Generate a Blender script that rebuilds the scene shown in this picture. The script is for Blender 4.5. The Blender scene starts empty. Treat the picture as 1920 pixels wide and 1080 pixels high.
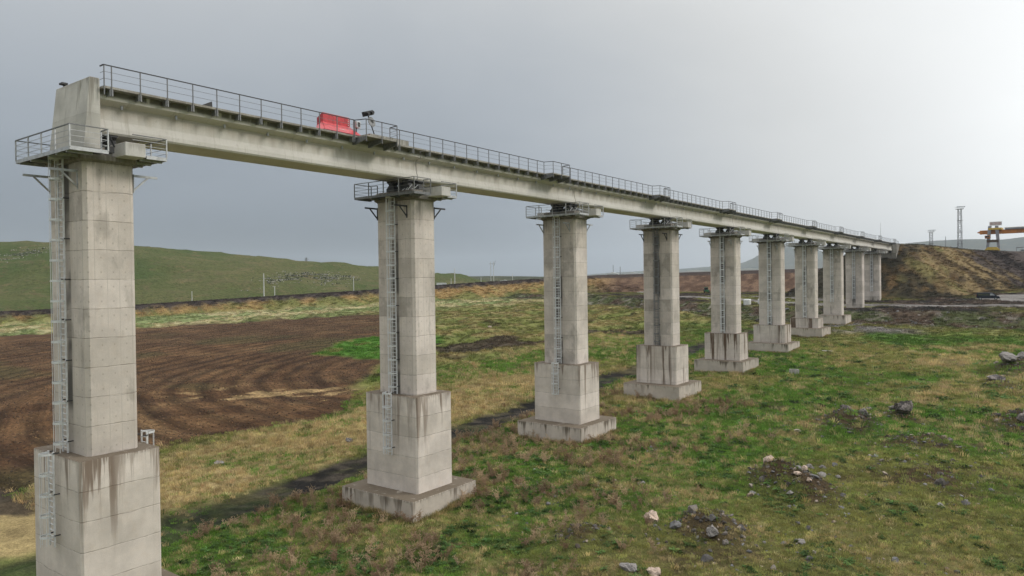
import bpy, bmesh, math, random
import numpy as np
from mathutils import Vector, Matrix

random.seed(7)
RNG = np.random.default_rng(11)
scene = bpy.context.scene
COL = scene.collection
PI = math.pi

# ------------------------------------------------------------------ camera
YAW, PITCH, ROLL = 0.6396, -0.0089, -0.0134
CAM = Vector((41.984, -18.114, 17.485))
cd = bpy.data.cameras.new('camera')
cam = bpy.data.objects.new('camera', cd)
COL.objects.link(cam)
fw = Vector((-math.sin(YAW) * math.cos(PITCH), math.cos(YAW) * math.cos(PITCH), math.sin(PITCH)))
rt = Vector((math.cos(YAW), math.sin(YAW), 0))
up = rt.cross(fw)
rt2 = math.cos(ROLL) * rt + math.sin(ROLL) * up
up2 = -math.sin(ROLL) * rt + math.cos(ROLL) * up
m = Matrix((rt2, up2, -fw)).transposed().to_4x4()
m.translation = CAM
cam.matrix_world = m
cd.sensor_width = 36.0
cd.lens = 36.0 * 1357.75 / 1920.0
cd.clip_start = 0.5
cd.clip_end = 30000
scene.camera = cam

# ------------------------------------------------------------------ sky
SUN_AZ = math.radians(52)      # from +Y towards +X
SUN_EL = math.radians(34)
SUN = Vector((math.sin(SUN_AZ) * math.cos(SUN_EL), math.cos(SUN_AZ) * math.cos(SUN_EL), math.sin(SUN_EL)))
world = bpy.data.worlds.new('World')
scene.world = world
world.use_nodes = True
wt = world.node_tree
wt.nodes.clear()


class N:
    """tiny node helper"""
    def __init__(s, tree):
        s.t = tree

    def n(s, typ, ins=None, **kw):
        nd = s.t.nodes.new(typ)
        for k, v in kw.items():
            setattr(nd, k, v)
        for k, v in (ins or {}).items():
            sock = nd.inputs[k]
            if isinstance(v, bpy.types.NodeSocket):
                s.t.links.new(v, sock)
            else:
                sock.default_value = v
        return nd

    def m(s, op, a, b=None, c=None, clamp=False):
        ins = {0: a}
        if b is not None:
            ins[1] = b
        if c is not None:
            ins[2] = c
        return s.n('ShaderNodeMath', ins, operation=op, use_clamp=clamp).outputs[0]

    def vm(s, op, a, b=None):
        ins = {0: a}
        if b is not None:
            ins[1] = b
        return s.n('ShaderNodeVectorMath', ins, operation=op)

    def ramp(s, f, lo, hi, a=0.0, b=1.0):
        nd = s.n('ShaderNodeMapRange', {'Value': f, 'From Min': lo, 'From Max': hi, 'To Min': a, 'To Max': b})
        nd.interpolation_type = 'SMOOTHSTEP'
        return nd.outputs[0]

    def mix(s, f, a, b, blend='MIX'):
        nd = s.n('ShaderNodeMix', data_type='RGBA', blend_type=blend)
        nd.inputs[0].default_value = 0.5
        for i, v in ((0, f), (6, a), (7, b)):
            if isinstance(v, bpy.types.NodeSocket):
                s.t.links.new(v, nd.inputs[i])
            else:
                if i and len(v) == 3:
                    v = (*v, 1)
                nd.inputs[i].default_value = v
        return nd.outputs[2]

    def noise(s, vec, scale, detail=4, rough=0.55, dist=0.0):
        return s.n('ShaderNodeTexNoise', {'Vector': vec, 'Scale': scale, 'Detail': detail, 'Roughness': rough, 'Distortion': dist}).outputs[0]

    def scale(s, vec, xyz):
        return s.vm('MULTIPLY', vec, xyz).outputs[0]

    def sep(s, vec):
        return s.n('ShaderNodeSeparateXYZ', {0: vec}).outputs


w = N(wt)
tc = w.n('ShaderNodeTexCoord')
d = w.vm('NORMALIZE', tc.outputs['Generated']).outputs[0]
dx, dy, dz = w.sep(d)
el = w.m('MAXIMUM', dz, 0.0)
flat = w.vm('NORMALIZE', w.n('ShaderNodeCombineXYZ', {0: dx, 1: dy, 2: 0.0}).outputs[0]).outputs[0]
GLOW = Vector((math.sin(math.radians(11)) * math.cos(math.radians(6)), math.cos(math.radians(11)) * math.cos(math.radians(6)), math.sin(math.radians(6))))
az = w.vm('DOT_PRODUCT', d, tuple(GLOW)).outputs['Value']
# overcast vault: brighter towards the zenith, a dark rain curtain low down away from the sun
vault = w.m('ADD', w.m('MULTIPLY_ADD', el, 0.46, 0.258), w.m('MULTIPLY', w.m('POWER', el, 3.0), 1.95))
rain = w.m('MULTIPLY', w.ramp(az, 0.95, 0.45), w.ramp(el, 0.17, 0.0))
glow = w.m('SUBTRACT', 1.0, w.m('DIVIDE', w.m('ARCCOSINE', az), math.radians(66)), clamp=True)
lum = w.m('SUBTRACT', vault, w.m('MULTIPLY', rain, 0.115))
cl = w.n('ShaderNodeVectorMath', {0: d, 1: w.n('ShaderNodeCombineXYZ', {0: w.m('ADD', el, 0.25), 1: w.m('ADD', el, 0.25), 2: w.m('ADD', el, 0.25)}).outputs[0]}, operation='DIVIDE').outputs[0]
cn = w.noise(w.scale(cl, (1.0, 1.0, 0.5)), 1.1, 6, 0.55, 0.3)
lum = w.m('MULTIPLY', lum, w.ramp(cn, 0.32, 0.68, 0.955, 1.06))
lum = w.m('ADD', lum, w.m('MULTIPLY', w.m('POWER', glow, 2.4), 1.14))
tint = w.mix(w.ramp(lum, 0.22, 0.72), (0.87, 0.985, 1.13), (0.985, 1.0, 0.995))
cloud = w.vm('SCALE', tint)
wt.links.new(lum, cloud.inputs['Scale'])
sky = w.n('ShaderNodeTexSky', sky_type='NISHITA', sun_disc=False, sun_elevation=SUN_EL, sun_rotation=SUN_AZ)
bg1 = w.n('ShaderNodeBackground', {'Color': sky.outputs[0], 'Strength': 0.05})
bg2 = w.n('ShaderNodeBackground', {'Color': cloud.outputs[0], 'Strength': 1.0})
mx = w.n('ShaderNodeMixShader', {0: 0.93, 1: bg1.outputs[0], 2: bg2.outputs[0]})
wo = w.n('ShaderNodeOutputWorld', {0: mx.outputs[0]})

# ------------------------------------------------------------------ sun and exposure
sl = bpy.data.lights.new('sun', 'SUN')
sl.energy = 1.5
sl.angle = math.radians(15)
sl.color = (1.0, 0.95, 0.86)
so = bpy.data.objects.new('sun', sl)
COL.objects.link(so)
so.rotation_euler = SUN.to_track_quat('Z', 'Y').to_euler()
so.location = (60, 60, 120)
scene.view_settings.view_transform = 'Standard'
scene.view_settings.look = 'None'
scene.view_settings.exposure = 0.13
scene.view_settings.gamma = 1.0
scene.cycles.max_bounces = 5
scene.cycles.diffuse_bounces = 3
scene.cycles.volume_bounces = 1
scene.cycles.transparent_max_bounces = 4
scene.cycles.use_denoising = True


# ------------------------------------------------------------------ numpy noise
_tab = RNG.random((8, 256, 256))


def vnoise(x, y, seed=0):
    t = _tab[seed % 8]
    x = x + seed * 17.3
    y = y + seed * 9.1
    xi = np.floor(x).astype(int)
    yi = np.floor(y).astype(int)
    fx = x - xi
    fy = y - yi
    fx = fx * fx * fx * (fx * (fx * 6 - 15) + 10)
    fy = fy * fy * fy * (fy * (fy * 6 - 15) + 10)
    a = t[xi & 255, yi & 255]
    b = t[(xi + 1) & 255, yi & 255]
    c = t[xi & 255, (yi + 1) & 255]
    e = t[(xi + 1) & 255, (yi + 1) & 255]
    return (a * (1 - fx) + b * fx) * (1 - fy) + (c * (1 - fx) + e * fx) * fy


def fbm(x, y, size, octv=4, seed=0, gain=0.5):
    x = np.asarray(x, float) / size
    y = np.asarray(y, float) / size
    s = 0.0
    a = 1.0
    tot = 0.0
    for i in range(octv):
        c, sn = math.cos(0.7 * i + seed), math.sin(0.7 * i + seed)
        s = s + a * vnoise(x * c - y * sn, x * sn + y * c, seed + i)
        tot += a
        a *= gain
        x = x * 2.03
        y = y * 2.03
    return s / tot


def sst(v, lo, hi):
    t = np.clip((v - lo) / (hi - lo), 0, 1)
    return t * t * (3 - 2 * t)


def lerp(a, b, t):
    return a + (b - a) * t


# ------------------------------------------------------------------ materials
MATS = {}


def newmat(name):
    mt = bpy.data.materials.new(name)
    mt.use_nodes = True
    t = mt.node_tree
    t.nodes.clear()
    n = N(t)
    out = n.n('ShaderNodeOutputMaterial')
    bs = n.n('ShaderNodeBsdfPrincipled')
    t.links.new(bs.outputs[0], out.inputs[0])
    MATS[name] = mt
    return mt, n, bs


def setin(n, bs, **kw):
    for k, v in kw.items():
        k = k.replace('_', ' ')
        if isinstance(v, bpy.types.NodeSocket):
            n.t.links.new(v, bs.inputs[k])
        else:
            bs.inputs[k].default_value = (*v, 1) if isinstance(v, tuple) and len(v) == 3 else v


def concrete(name, base, lift=1.53, line=0.5, streak=0.5, streak_len=2.5, streak_col=(0.10, 0.075, 0.05), dirt_top=0.0, tone=0.16,
             panel=0.0, grime=0.0, warm=0.5, behind=0.0):
    mt, n, bs = newmat(name)
    tcn = n.n('ShaderNodeTexCoord')
    P = tcn.outputs['Object']
    oi = n.n('ShaderNodeObjectInfo').outputs['Random']
    off = n.n('ShaderNodeCombineXYZ', {0: n.m('MULTIPLY', oi, 37.0), 1: n.m('MULTIPLY', oi, 91.0), 2: 0.0}).outputs[0]
    Q = n.vm('ADD', P, off).outputs[0]
    px, py, pz = n.sep(P)
    big = n.noise(Q, 0.55, 6, 0.62)
    mid = n.noise(Q, 2.6, 5, 0.6)
    fine = n.noise(Q, 22.0, 4, 0.7)
    col = n.mix(n.ramp(big, 0.28, 0.72), tuple(c * 0.76 for c in base), tuple(min(1, c * 1.10) for c in base))
    col = n.mix(n.m('MULTIPLY', n.ramp(mid, 0.45, 0.75), 0.30 * warm), col, (base[0] * 0.86, base[1] * 0.70, base[2] * 0.52))
    col = n.mix(n.m('MULTIPLY', n.m('FRACT', n.m('MULTIPLY', oi, 7.31)), 0.30), col, tuple(c * 0.72 for c in base))
    # casting lifts: a tone for each and a dark wavering line between
    warp = n.m('MULTIPLY_ADD', n.noise(Q, 0.7, 3), 0.22, -0.11)
    zl = n.m('DIVIDE', n.m('ADD', pz, warp), lift)
    fl = n.m('FLOOR', n.m('DIVIDE', pz, lift))
    wn = n.n('ShaderNodeTexWhiteNoise', {'W': n.m('ADD', fl, n.m('MULTIPLY', oi, 53.0))}, noise_dimensions='1D').outputs[0]
    col = n.mix(1.0, col, n.n('ShaderNodeCombineColor', {0: n.m('MULTIPLY_ADD', wn, tone, 1 - tone * 0.6), 1: n.m('MULTIPLY_ADD', wn, tone, 1 - tone * 0.6), 2: n.m('MULTIPLY_ADD', wn, tone * 1.15, 1 - tone * 0.65)}).outputs[0], 'MULTIPLY')
    fr = n.m('ABSOLUTE', n.m('SUBTRACT', n.m('FRACT', zl), 0.5))
    ln = n.ramp(fr, 0.5 - 0.034 / lift, 0.5 - 0.006 / lift)
    ln = n.m('MULTIPLY', n.m('MULTIPLY', ln, n.ramp(mid, 0.30, 0.62, 0.25, 1.0)), line)
    col = n.mix(ln, col, (0.12, 0.10, 0.08))
    if panel:
        for ax, ph in ((px, 0.0), (py, 0.31)):
            g = n.m('ABSOLUTE', n.m('SUBTRACT', n.m('FRACT', n.m('ADD', n.m('DIVIDE', ax, 0.62), ph)), 0.5))
            gl = n.m('MULTIPLY', n.ramp(g, 0.455, 0.497), n.ramp(big, 0.40, 0.60))
            col = n.mix(n.m('MULTIPLY', gl, panel), col, (0.20, 0.18, 0.15))
            hx_ = n.ramp(n.m('ABSOLUTE', n.m('SUBTRACT', n.m('FRACT', n.m('ADD', n.m('DIVIDE', ax, 0.62), ph + 0.5)), 0.5)), 0.425, 0.46)
            hz_ = n.ramp(n.m('ABSOLUTE', n.m('SUBTRACT', n.m('FRACT', n.m('DIVIDE', pz, 0.765)), 0.5)), 0.075, 0.045)
            col = n.mix(n.m('MULTIPLY', n.m('MULTIPLY', hx_, hz_), panel * 0.9), col, (0.22, 0.18, 0.14))
    # vertical runs of dirt starting at the top edge of the piece
    sv = n.noise(n.scale(Q, (1.9, 1.9, 0.09)), 1.0, 5, 0.62, 0.15)
    sv2 = n.noise(n.scale(Q, (9.0, 9.0, 0.25)), 1.0, 3, 0.6)
    depth = n.m('MULTIPLY', pz, -1.0)
    reach = n.m('MULTIPLY_ADD', n.ramp(sv, 0.45, 0.68), streak_len * 2.0, streak_len * 0.12)
    fade = n.ramp(n.m('DIVIDE', depth, reach), 1.0, 0.15)
    clus = n.ramp(n.noise(n.scale(Q, (0.75, 0.75, 0.05)), 1.0, 2, 0.5), 0.40, 0.60)
    st = n.m('MULTIPLY', n.ramp(n.m('MULTIPLY_ADD', sv2, 0.40, n.m('MULTIPLY', sv, 0.70)), 0.475, 0.585), fade)
    st = n.m('MULTIPLY', st, n.m('MULTIPLY_ADD', clus, 0.85, 0.15))
    rim = n.m('MULTIPLY', n.ramp(depth, 0.22, 0.02), n.ramp(sv2, 0.35, 0.6))
    st = n.m('MAXIMUM', st, n.m('MULTIPLY', rim, 0.75))
    col = n.mix(n.m('MULTIPLY', st, streak), col, streak_col)
    wash = n.m('MULTIPLY', n.ramp(n.noise(n.scale(Q, (3.5, 3.5, 0.16)), 1.0, 4), 0.5, 0.75), 0.15)
    col = n.mix(wash, col, tuple(c * 0.55 for c in base))
    if grime:
        gr = n.m('MULTIPLY', n.ramp(n.noise(n.scale(Q, (0.7, 0.7, 0.35)), 1.0, 5, 0.65), 0.54, 0.70), grime)
        col = n.mix(gr, col, (0.15, 0.135, 0.11))
    if behind:
        # darker wall strip behind the ladder, uneven along its height
        face = n.m('LESS_THAN', py, -WY * 0.5 + 0.03)
        strip = n.ramp(n.m('ABSOLUTE', px), 0.52, 0.34)
        zn = n.ramp(n.noise(n.scale(Q, (0.3, 0.3, 0.22)), 1.0, 3, 0.5), 0.44, 0.56, 0.12, 1.0)
        bm_ = n.m('MULTIPLY', n.m('MULTIPLY', face, strip), n.m('MULTIPLY', zn, behind))
        col = n.mix(bm_, col, (0.085, 0.08, 0.075))
        # darker cast patches of single lifts on the ladder side
        wn2 = n.n('ShaderNodeTexWhiteNoise', {'W': n.m('ADD', n.m('FLOOR', n.m('DIVIDE', pz, lift)), n.m('MULTIPLY', oi, 17.0))}, noise_dimensions='1D').outputs[0]
        dp = n.m('MULTIPLY', n.m('MULTIPLY', face, n.m('GREATER_THAN', wn2, 0.80)), n.ramp(n.noise(n.scale(Q, (0.8, 0.8, 0.6)), 1.0, 4), 0.40, 0.56))
        col = n.mix(n.m('MULTIPLY', dp, 0.4), col, (0.16, 0.145, 0.12))
    nz = n.sep(n.n('ShaderNodeNewGeometry').outputs['Normal'])[2]
    if dirt_top:
        td = n.m('MULTIPLY', n.m('MULTIPLY', n.ramp(nz, 0.55, 0.9), n.ramp(n.noise(Q, 1.3, 5), 0.24, 0.44)), dirt_top)
        dcol = n.mix(n.ramp(fine, 0.35, 0.65), (0.075, 0.058, 0.04), (0.17, 0.13, 0.09))
        col = n.mix(td, col, dcol)
    col = n.mix(n.ramp(fine, 0.2, 0.8, 0.0, 0.22), col, (0.2, 0.18, 0.15))
    b = n.n('ShaderNodeBump', {'Strength': 0.35, 'Distance': 0.02, 'Height': n.m('MULTIPLY_ADD', ln, -1.5, n.m('ADD', mid, fine))})
    setin(n, bs, Base_Color=col, Roughness=0.9, Normal=b.outputs[0])
    bs.inputs['Specular IOR Level'].default_value = 0.25
    return mt


WY = 2.63
C0 = (0.715, 0.645, 0.58)
m_shaft = concrete('concrete_shaft', C0, panel=0.4, streak=0.5, streak_len=1.6, grime=0.38, behind=0.9, line=0.5, tone=0.22)
m_plinth = concrete('concrete_plinth', C0, lift=1.55, streak=0.85, streak_len=3.0, streak_col=(0.135, 0.085, 0.052), dirt_top=0.95, line=0.55, tone=0.15)
m_plinth_b = concrete('concrete_plinth_stained', C0, lift=1.55, streak=1.0, streak_len=8.0, streak_col=(0.105, 0.062, 0.036), dirt_top=0.95, line=0.4, tone=0.12)
m_slab = concrete('concrete_slab', (0.60, 0.535, 0.465), lift=9, line=0, streak=0.9, streak_len=0.9, streak_col=(0.10, 0.075, 0.05), dirt_top=0.95)
m_cap = concrete('concrete_cap', (0.32, 0.30, 0.27), lift=9, line=0, streak=0.7, streak_len=0.7, streak_col=(0.12, 0.10, 0.08), dirt_top=0.7)
m_block = concrete('concrete_block', (0.60, 0.585, 0.55), lift=9, line=0, streak=0.35, streak_len=0.5, dirt_top=0.3, warm=0.15)
m_wall = concrete('concrete_end_wall', (0.52, 0.505, 0.46), lift=1.9, line=0.25, streak=0.75, streak_len=2.0, streak_col=(0.15, 0.135, 0.11), dirt_top=0.5, warm=0.2)


def girder_mat():
    mt, n, bs = newmat('concrete_girder')
    P = n.n('ShaderNodeTexCoord').outputs['Object']
    oi = n.n('ShaderNodeObjectInfo').outputs['Random']
    Q = n.vm('ADD', P, n.n('ShaderNodeCombineXYZ', {0: 0.0, 1: n.m('MULTIPLY', oi, 91.0), 2: 0.0}).outputs[0]).outputs[0]
    pz = n.sep(P)[2]
    big = n.noise(n.scale(Q, (0.5, 0.22, 0.5)), 1.0, 6, 0.62)
    mid = n.noise(Q, 2.4, 5, 0.62)
    fine = n.noise(Q, 20.0, 4, 0.7)
    col = n.mix(n.ramp(big, 0.3, 0.7), (0.61, 0.585, 0.54), (0.73, 0.705, 0.665))
    # mossy dirt washed over the upper web from the flange (stains fixed to the beam)
    sv = n.noise(n.scale(Q, (1.0, 1.7, 0.14)), 1.0, 5, 0.62)
    up_ = n.ramp(n.m('ADD', pz, n.m('MULTIPLY_ADD', sv, 1.5, -0.75)), 0.55, 1.55)
    up_ = n.m('MULTIPLY', up_, n.ramp(pz, 1.9, 1.2))
    col = n.mix(n.m('MULTIPLY', up_, n.ramp(big, 0.25, 0.6, 0.30, 0.72)), col, (0.38, 0.325, 0.25))
    sp = n.noise(n.scale(Q, (1.0, 6.0, 0.2)), 1.0, 4, 0.6)
    col = n.mix(n.m('MULTIPLY', n.ramp(sp, 0.54, 0.74), 0.35), col, (0.33, 0.31, 0.24))
    bl = n.m('MULTIPLY', n.ramp(mid, 0.60, 0.74), 0.28)
    col = n.mix(bl, col, (0.24, 0.22, 0.18))
    pale = n.m('MULTIPLY', n.ramp(n.noise(n.scale(Q, (1, 0.8, 1.5)), 1.0, 4), 0.55, 0.7), 0.35)
    col = n.mix(pale, col, (0.68, 0.67, 0.62))
    fl = n.m('MULTIPLY', n.ramp(pz, 1.84, 2.02), n.ramp(n.noise(n.scale(Q, (1, 2.2, 0.4)), 1.0, 4), 0.30, 0.46))
    col = n.mix(n.m('MULTIPLY', fl, 0.85), col, (0.085, 0.078, 0.062))
    col = n.mix(n.ramp(fine, 0.2, 0.8, 0.0, 0.2), col, (0.2, 0.18, 0.14))
    b = n.n('ShaderNodeBump', {'Strength': 0.3, 'Distance': 0.02, 'Height': n.m('ADD', mid, fine)})
    setin(n, bs, Base_Color=col, Roughness=0.88, Normal=b.outputs[0])
    bs.inputs['Specular IOR Level'].default_value = 0.25
    return mt


m_girder = girder_mat()


def plain(name, col, rough=0.6, metal=0.0, var=0.25, scale=6.0, dark=None, spec=0.5, emit=None):
    mt, n, bs = newmat(name)
    P = n.n('ShaderNodeTexCoord').outputs['Object']
    f = n.ramp(n.noise(P, scale, 5, 0.65), 0.35, 0.68, 0.0, 1.0)
    c2 = dark or tuple(c * (1 - var) for c in col)
    oi = n.n('ShaderNodeObjectInfo').outputs['Random']
    c = n.mix(f, col, c2)
    c = n.mix(n.m('MULTIPLY', oi, 0.18), c, tuple(x * 0.75 for x in col))
    setin(n, bs, Base_Color=c, Roughness=rough, Metallic=metal)
    bs.inputs['Specular IOR Level'].default_value = spec
    return mt


m_ladder = plain('ladder_grey_paint', (0.74, 0.75, 0.76), 0.5, 0.1, 0.2, 4.0)
m_galv = plain('galvanised_steel', (0.52, 0.53, 0.54), 0.45, 0.35, 0.3, 4.0)
m_white = plain('weathered_white_paint', (0.72, 0.73, 0.72), 0.55, 0.0, 0.25, 4.0)
m_steel = plain('painted_grey_steel', (0.20, 0.205, 0.21), 0.55, 0.2, 0.35, 5.0)
m_mid = plain('mid_grey_steel', (0.30, 0.305, 0.31), 0.5, 0.25, 0.3, 5.0)
m_rail = plain('railing_grey', (0.17, 0.172, 0.18), 0.55, 0.2, 0.3, 5.0)
m_dsteel = plain('dark_steel', (0.055, 0.055, 0.058), 0.6, 0.2, 0.3, 5.0)
m_rust = plain('rusty_steel', (0.10, 0.065, 0.045), 0.8, 0.1, 0.5, 8.0)
m_red = plain('red_paint', (0.55, 0.035, 0.048), 0.4, 0.0, 0.45, 3.5)
m_black = plain('black_plastic', (0.012, 0.012, 0.013), 0.5, 0.0, 0.2)
m_orange = plain('orange_paint', (0.48, 0.17, 0.025), 0.5, 0.0, 0.4, 0.5)
m_yellow = plain('yellow_paint', (0.62, 0.42, 0.06), 0.5, 0.0, 0.3, 1.0)
m_crane_grey = plain('crane_grey', (0.30, 0.30, 0.32), 0.5, 0.2, 0.3, 1.0)
m_pole = plain('pale_concrete_pole', (0.60, 0.60, 0.58), 0.8, 0.0, 0.2, 1.0)
m_wood = plain('grey_timber', (0.22, 0.20, 0.18), 0.85, 0.0, 0.4, 3.0)
m_green = plain('green_paint', (0.03, 0.16, 0.05), 0.45, 0.0, 0.3, 2.0)
m_car = plain('dark_blue_car_paint', (0.016, 0.021, 0.036), 0.22, 0.2, 0.3, 1.0)
m_glass = plain('dark_glass', (0.02, 0.025, 0.03), 0.05, 0.0, 0.1, 1.0, spec=1.0)
m_tyre = plain('tyre_rubber', (0.02, 0.02, 0.02), 0.9, 0.0, 0.3)
m_lampglass = plain('headlamp_glass', (0.7, 0.72, 0.75), 0.1, 0.0, 0.1, spec=1.0)
m_roofgrey = plain('sheet_metal_grey', (0.42, 0.45, 0.48), 0.5, 0.3, 0.2, 0.4)
m_ballast = plain('ballast', (0.075, 0.062, 0.055), 0.95, 0.0, 0.5, 9.0)
m_sign = plain('red_lettering', (0.40, 0.07, 0.05), 0.5)


def rock_mat(name, a, b, dark):
    mt, n, bs = newmat(name)
    P = n.n('ShaderNodeTexCoord').outputs['Object']
    Q = n.vm('ADD', P, n.vm('SCALE', n.n('ShaderNodeObjectInfo').outputs['Location']).outputs[0]).outputs[0]
    n1 = n.noise(Q, 1.8, 6, 0.65)
    n2 = n.noise(Q, 9.0, 5, 0.7)
    col = n.mix(n.ramp(n1, 0.35, 0.65), a, b)
    col = n.mix(n.m('MULTIPLY', n.ramp(n.m('MULTIPLY_ADD', n1, 0.5, n.m('MULTIPLY', n2, 0.6)), 0.52, 0.64), 0.85), col, dark)
    bp = n.n('ShaderNodeBump', {'Strength': 0.8, 'Distance': 0.05, 'Height': n.m('ADD', n1, n2)})
    setin(n, bs, Base_Color=col, Roughness=0.95, Normal=bp.outputs[0])
    bs.inputs['Specular IOR Level'].default_value = 0.2
    return mt


m_rock_pale = rock_mat('rock_pale', (0.50, 0.375, 0.30), (0.60, 0.48, 0.39), (0.12, 0.09, 0.075))
m_rock_grey = rock_mat('rock_grey', (0.19, 0.175, 0.165), (0.33, 0.305, 0.285), (0.05, 0.045, 0.042))
m_rock_dark = rock_mat('rock_dark', (0.05, 0.045, 0.045), (0.11, 0.095, 0.09), (0.30, 0.26, 0.24))


# ------------------------------------------------------------------ mesh helpers
class MB:
    def __init__(s):
        s.v = []
        s.f = []

    def add(s, vs, fs):
        o = len(s.v)
        s.v += [tuple(p) for p in vs]
        s.f += [tuple(i + o for i in f) for f in fs]
        return s

    def box(s, x0, x1, y0, y1, z0, z1):
        return s.add([(x0, y0, z0), (x1, y0, z0), (x1, y1, z0), (x0, y1, z0), (x0, y0, z1), (x1, y0, z1), (x1, y1, z1), (x0, y1, z1)],
                     [(0, 3, 2, 1), (4, 5, 6, 7), (0, 1, 5, 4), (1, 2, 6, 5), (2, 3, 7, 6), (3, 0, 4, 7)])

    def bar(s, p, q, w=0.05, h=None, upv=(0, 0, 1)):
        h = h or w
        p = Vector(p)
        q = Vector(q)
        a = (q - p).normalized()
        u = Vector(upv)
        if abs(a.dot(u)) > 0.98:
            u = Vector((0, 1, 0))
        r = a.cross(u).normalized() * (w / 2)
        u = r.cross(a).normalized() * (h / 2)
        vs = [p - r - u, p + r - u, p + r + u, p - r + u, q - r - u, q + r - u, q + r + u, q - r + u]
        return s.add(vs, [(0, 1, 2, 3), (7, 6, 5, 4), (0, 4, 5, 1), (1, 5, 6, 2), (2, 6, 7, 3), (3, 7, 4, 0)])

    def tube(s, p, q, r, r2=None, n=8):
        r2 = r if r2 is None else r2
        p = Vector(p)
        q = Vector(q)
        a = (q - p).normalized()
        u = Vector((0, 0, 1)) if abs(a.z) < 0.9 else Vector((1, 0, 0))
        e = a.cross(u).normalized()
        g = a.cross(e)
        vs = []
        for c, rr in ((p, r), (q, r2)):
            for i in range(n):
                t = 2 * PI * i / n
                vs.append(c + (e * math.cos(t) + g * math.sin(t)) * rr)
        fs = [(i, i + n, (i + 1) % n + n, (i + 1) % n) for i in range(n)]
        fs += [tuple(range(n)), tuple(range(2 * n - 1, n - 1, -1))]
        return s.add(vs, fs)

    def prism(s, poly, y0, y1):
        """poly in (x,z), extruded along y"""
        n = len(poly)
        vs = [(x, y0, z) for x, z in poly] + [(x, y1, z) for x, z in poly]
        fs = [(i, (i + 1) % n, (i + 1) % n + n, i + n) for i in range(n)]
        fs += [tuple(range(n - 1, -1, -1)), tuple(range(n, 2 * n))]
        return s.add(vs, fs)

    def mesh(s, name, mat, smooth=False):
        me = bpy.data.meshes.new(name)
        me.from_pydata(s.v, [], s.f)
        bm = bmesh.new()
        bm.from_mesh(me)
        bmesh.ops.recalc_face_normals(bm, faces=bm.faces)
        bm.to_mesh(me)
        bm.free()
        if mat:
            me.materials.append(mat)
        if smooth:
            me.polygons.foreach_set('use_smooth', [True] * len(me.polygons))
        return me

    def build(s, name, mat, parent=None, loc=(0, 0, 0), smooth=False, bevel=0.0):
        return link(name, s.mesh(name, mat, smooth), parent, loc, bevel=bevel)


def link(name, me, parent=None, loc=(0, 0, 0), rot=None, bevel=0.0):
    o = bpy.data.objects.new(name, me)
    COL.objects.link(o)
    o.location = loc
    if rot:
        o.rotation_euler = rot
    if parent:
        o.parent = parent
    if bevel:
        md = o.modifiers.new('bevel', 'BEVEL')
        md.width = bevel
        md.segments = 2
        md.limit_method = 'ANGLE'
    return o


def tag(o, label, cat, group=None, kind=None):
    o['label'] = label
    if cat:
        o['category'] = cat
    if group:
        o['group'] = group
    if kind:
        o['kind'] = kind
    return o


def thing(name, label, cat, loc=(0, 0, 0), rz=0.0, group=None):
    o = bpy.data.objects.new(name, None)
    COL.objects.link(o)
    o.empty_display_size = 0.5
    o.location = loc
    o.rotation_euler = (0, 0, rz)
    return tag(o, label, cat, group)

# ================================================================== TERRAIN
SPAN = 24.0
EB = np.array([(-420, -110), (-349, -6), (-285, 88), (-258, 128), (-207, 206), (-170, 262), (-132, 292), (-80, 304), (-20, 306), (60, 306)], float)
EZ = np.array([4.5, 6.0, 7.9, 9.6, 14.0, 17.6, 20.3, 21.2, 21.8, 21.8])
_seg = EB[1:] - EB[:-1]
_sl = np.hypot(_seg[:, 0], _seg[:, 1])
_cum = np.concatenate([[0], np.cumsum(_sl)])


def bank_dist(X, Y):
    """signed distance behind the foot line of the railway bank and its crest height there"""
    best = np.full(X.shape, 1e9)
    sd = np.zeros(X.shape)
    zt = np.zeros(X.shape)
    for i in range(len(_seg)):
        ax, ay = EB[i]
        ux, uy = _seg[i] / _sl[i]
        rx = X - ax
        ry = Y - ay
        t = np.clip(rx * ux + ry * uy, 0, _sl[i])
        ddx = rx - t * ux
        ddy = ry - t * uy
        dd = np.hypot(ddx, ddy)
        side = np.where(ux * ry - uy * rx >= 0, 1.0, -1.0)
        k = dd < best
        best = np.where(k, dd, best)
        sd = np.where(k, dd * side, sd)
        zt = np.where(k, EZ[i] + (EZ[i + 1] - EZ[i]) * t / _sl[i], zt)
    return sd, zt


MOUNDS = [(23.2, 29.3, 2.6, 0.75), (24.2, 41.8, 3.2, 0.9), (26.5, 40.4, 2.4, 0.5), (25.2, 64.5, 3.6, 0.9), (28.6, 69.5, 2.2, 0.5), (38.0, 108.5, 4.0, 1.0),
          (36.4, 96.5, 3.0, 0.5), (16.0, 24.2, 2.2, 0.4), (39.5, 72.0, 3.0, 0.8), (32.0, 60.0, 3.5, 0.5), (20.5, 27.0, 1.5, 0.3), (34, 50, 4.5, 0.4)]


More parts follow.
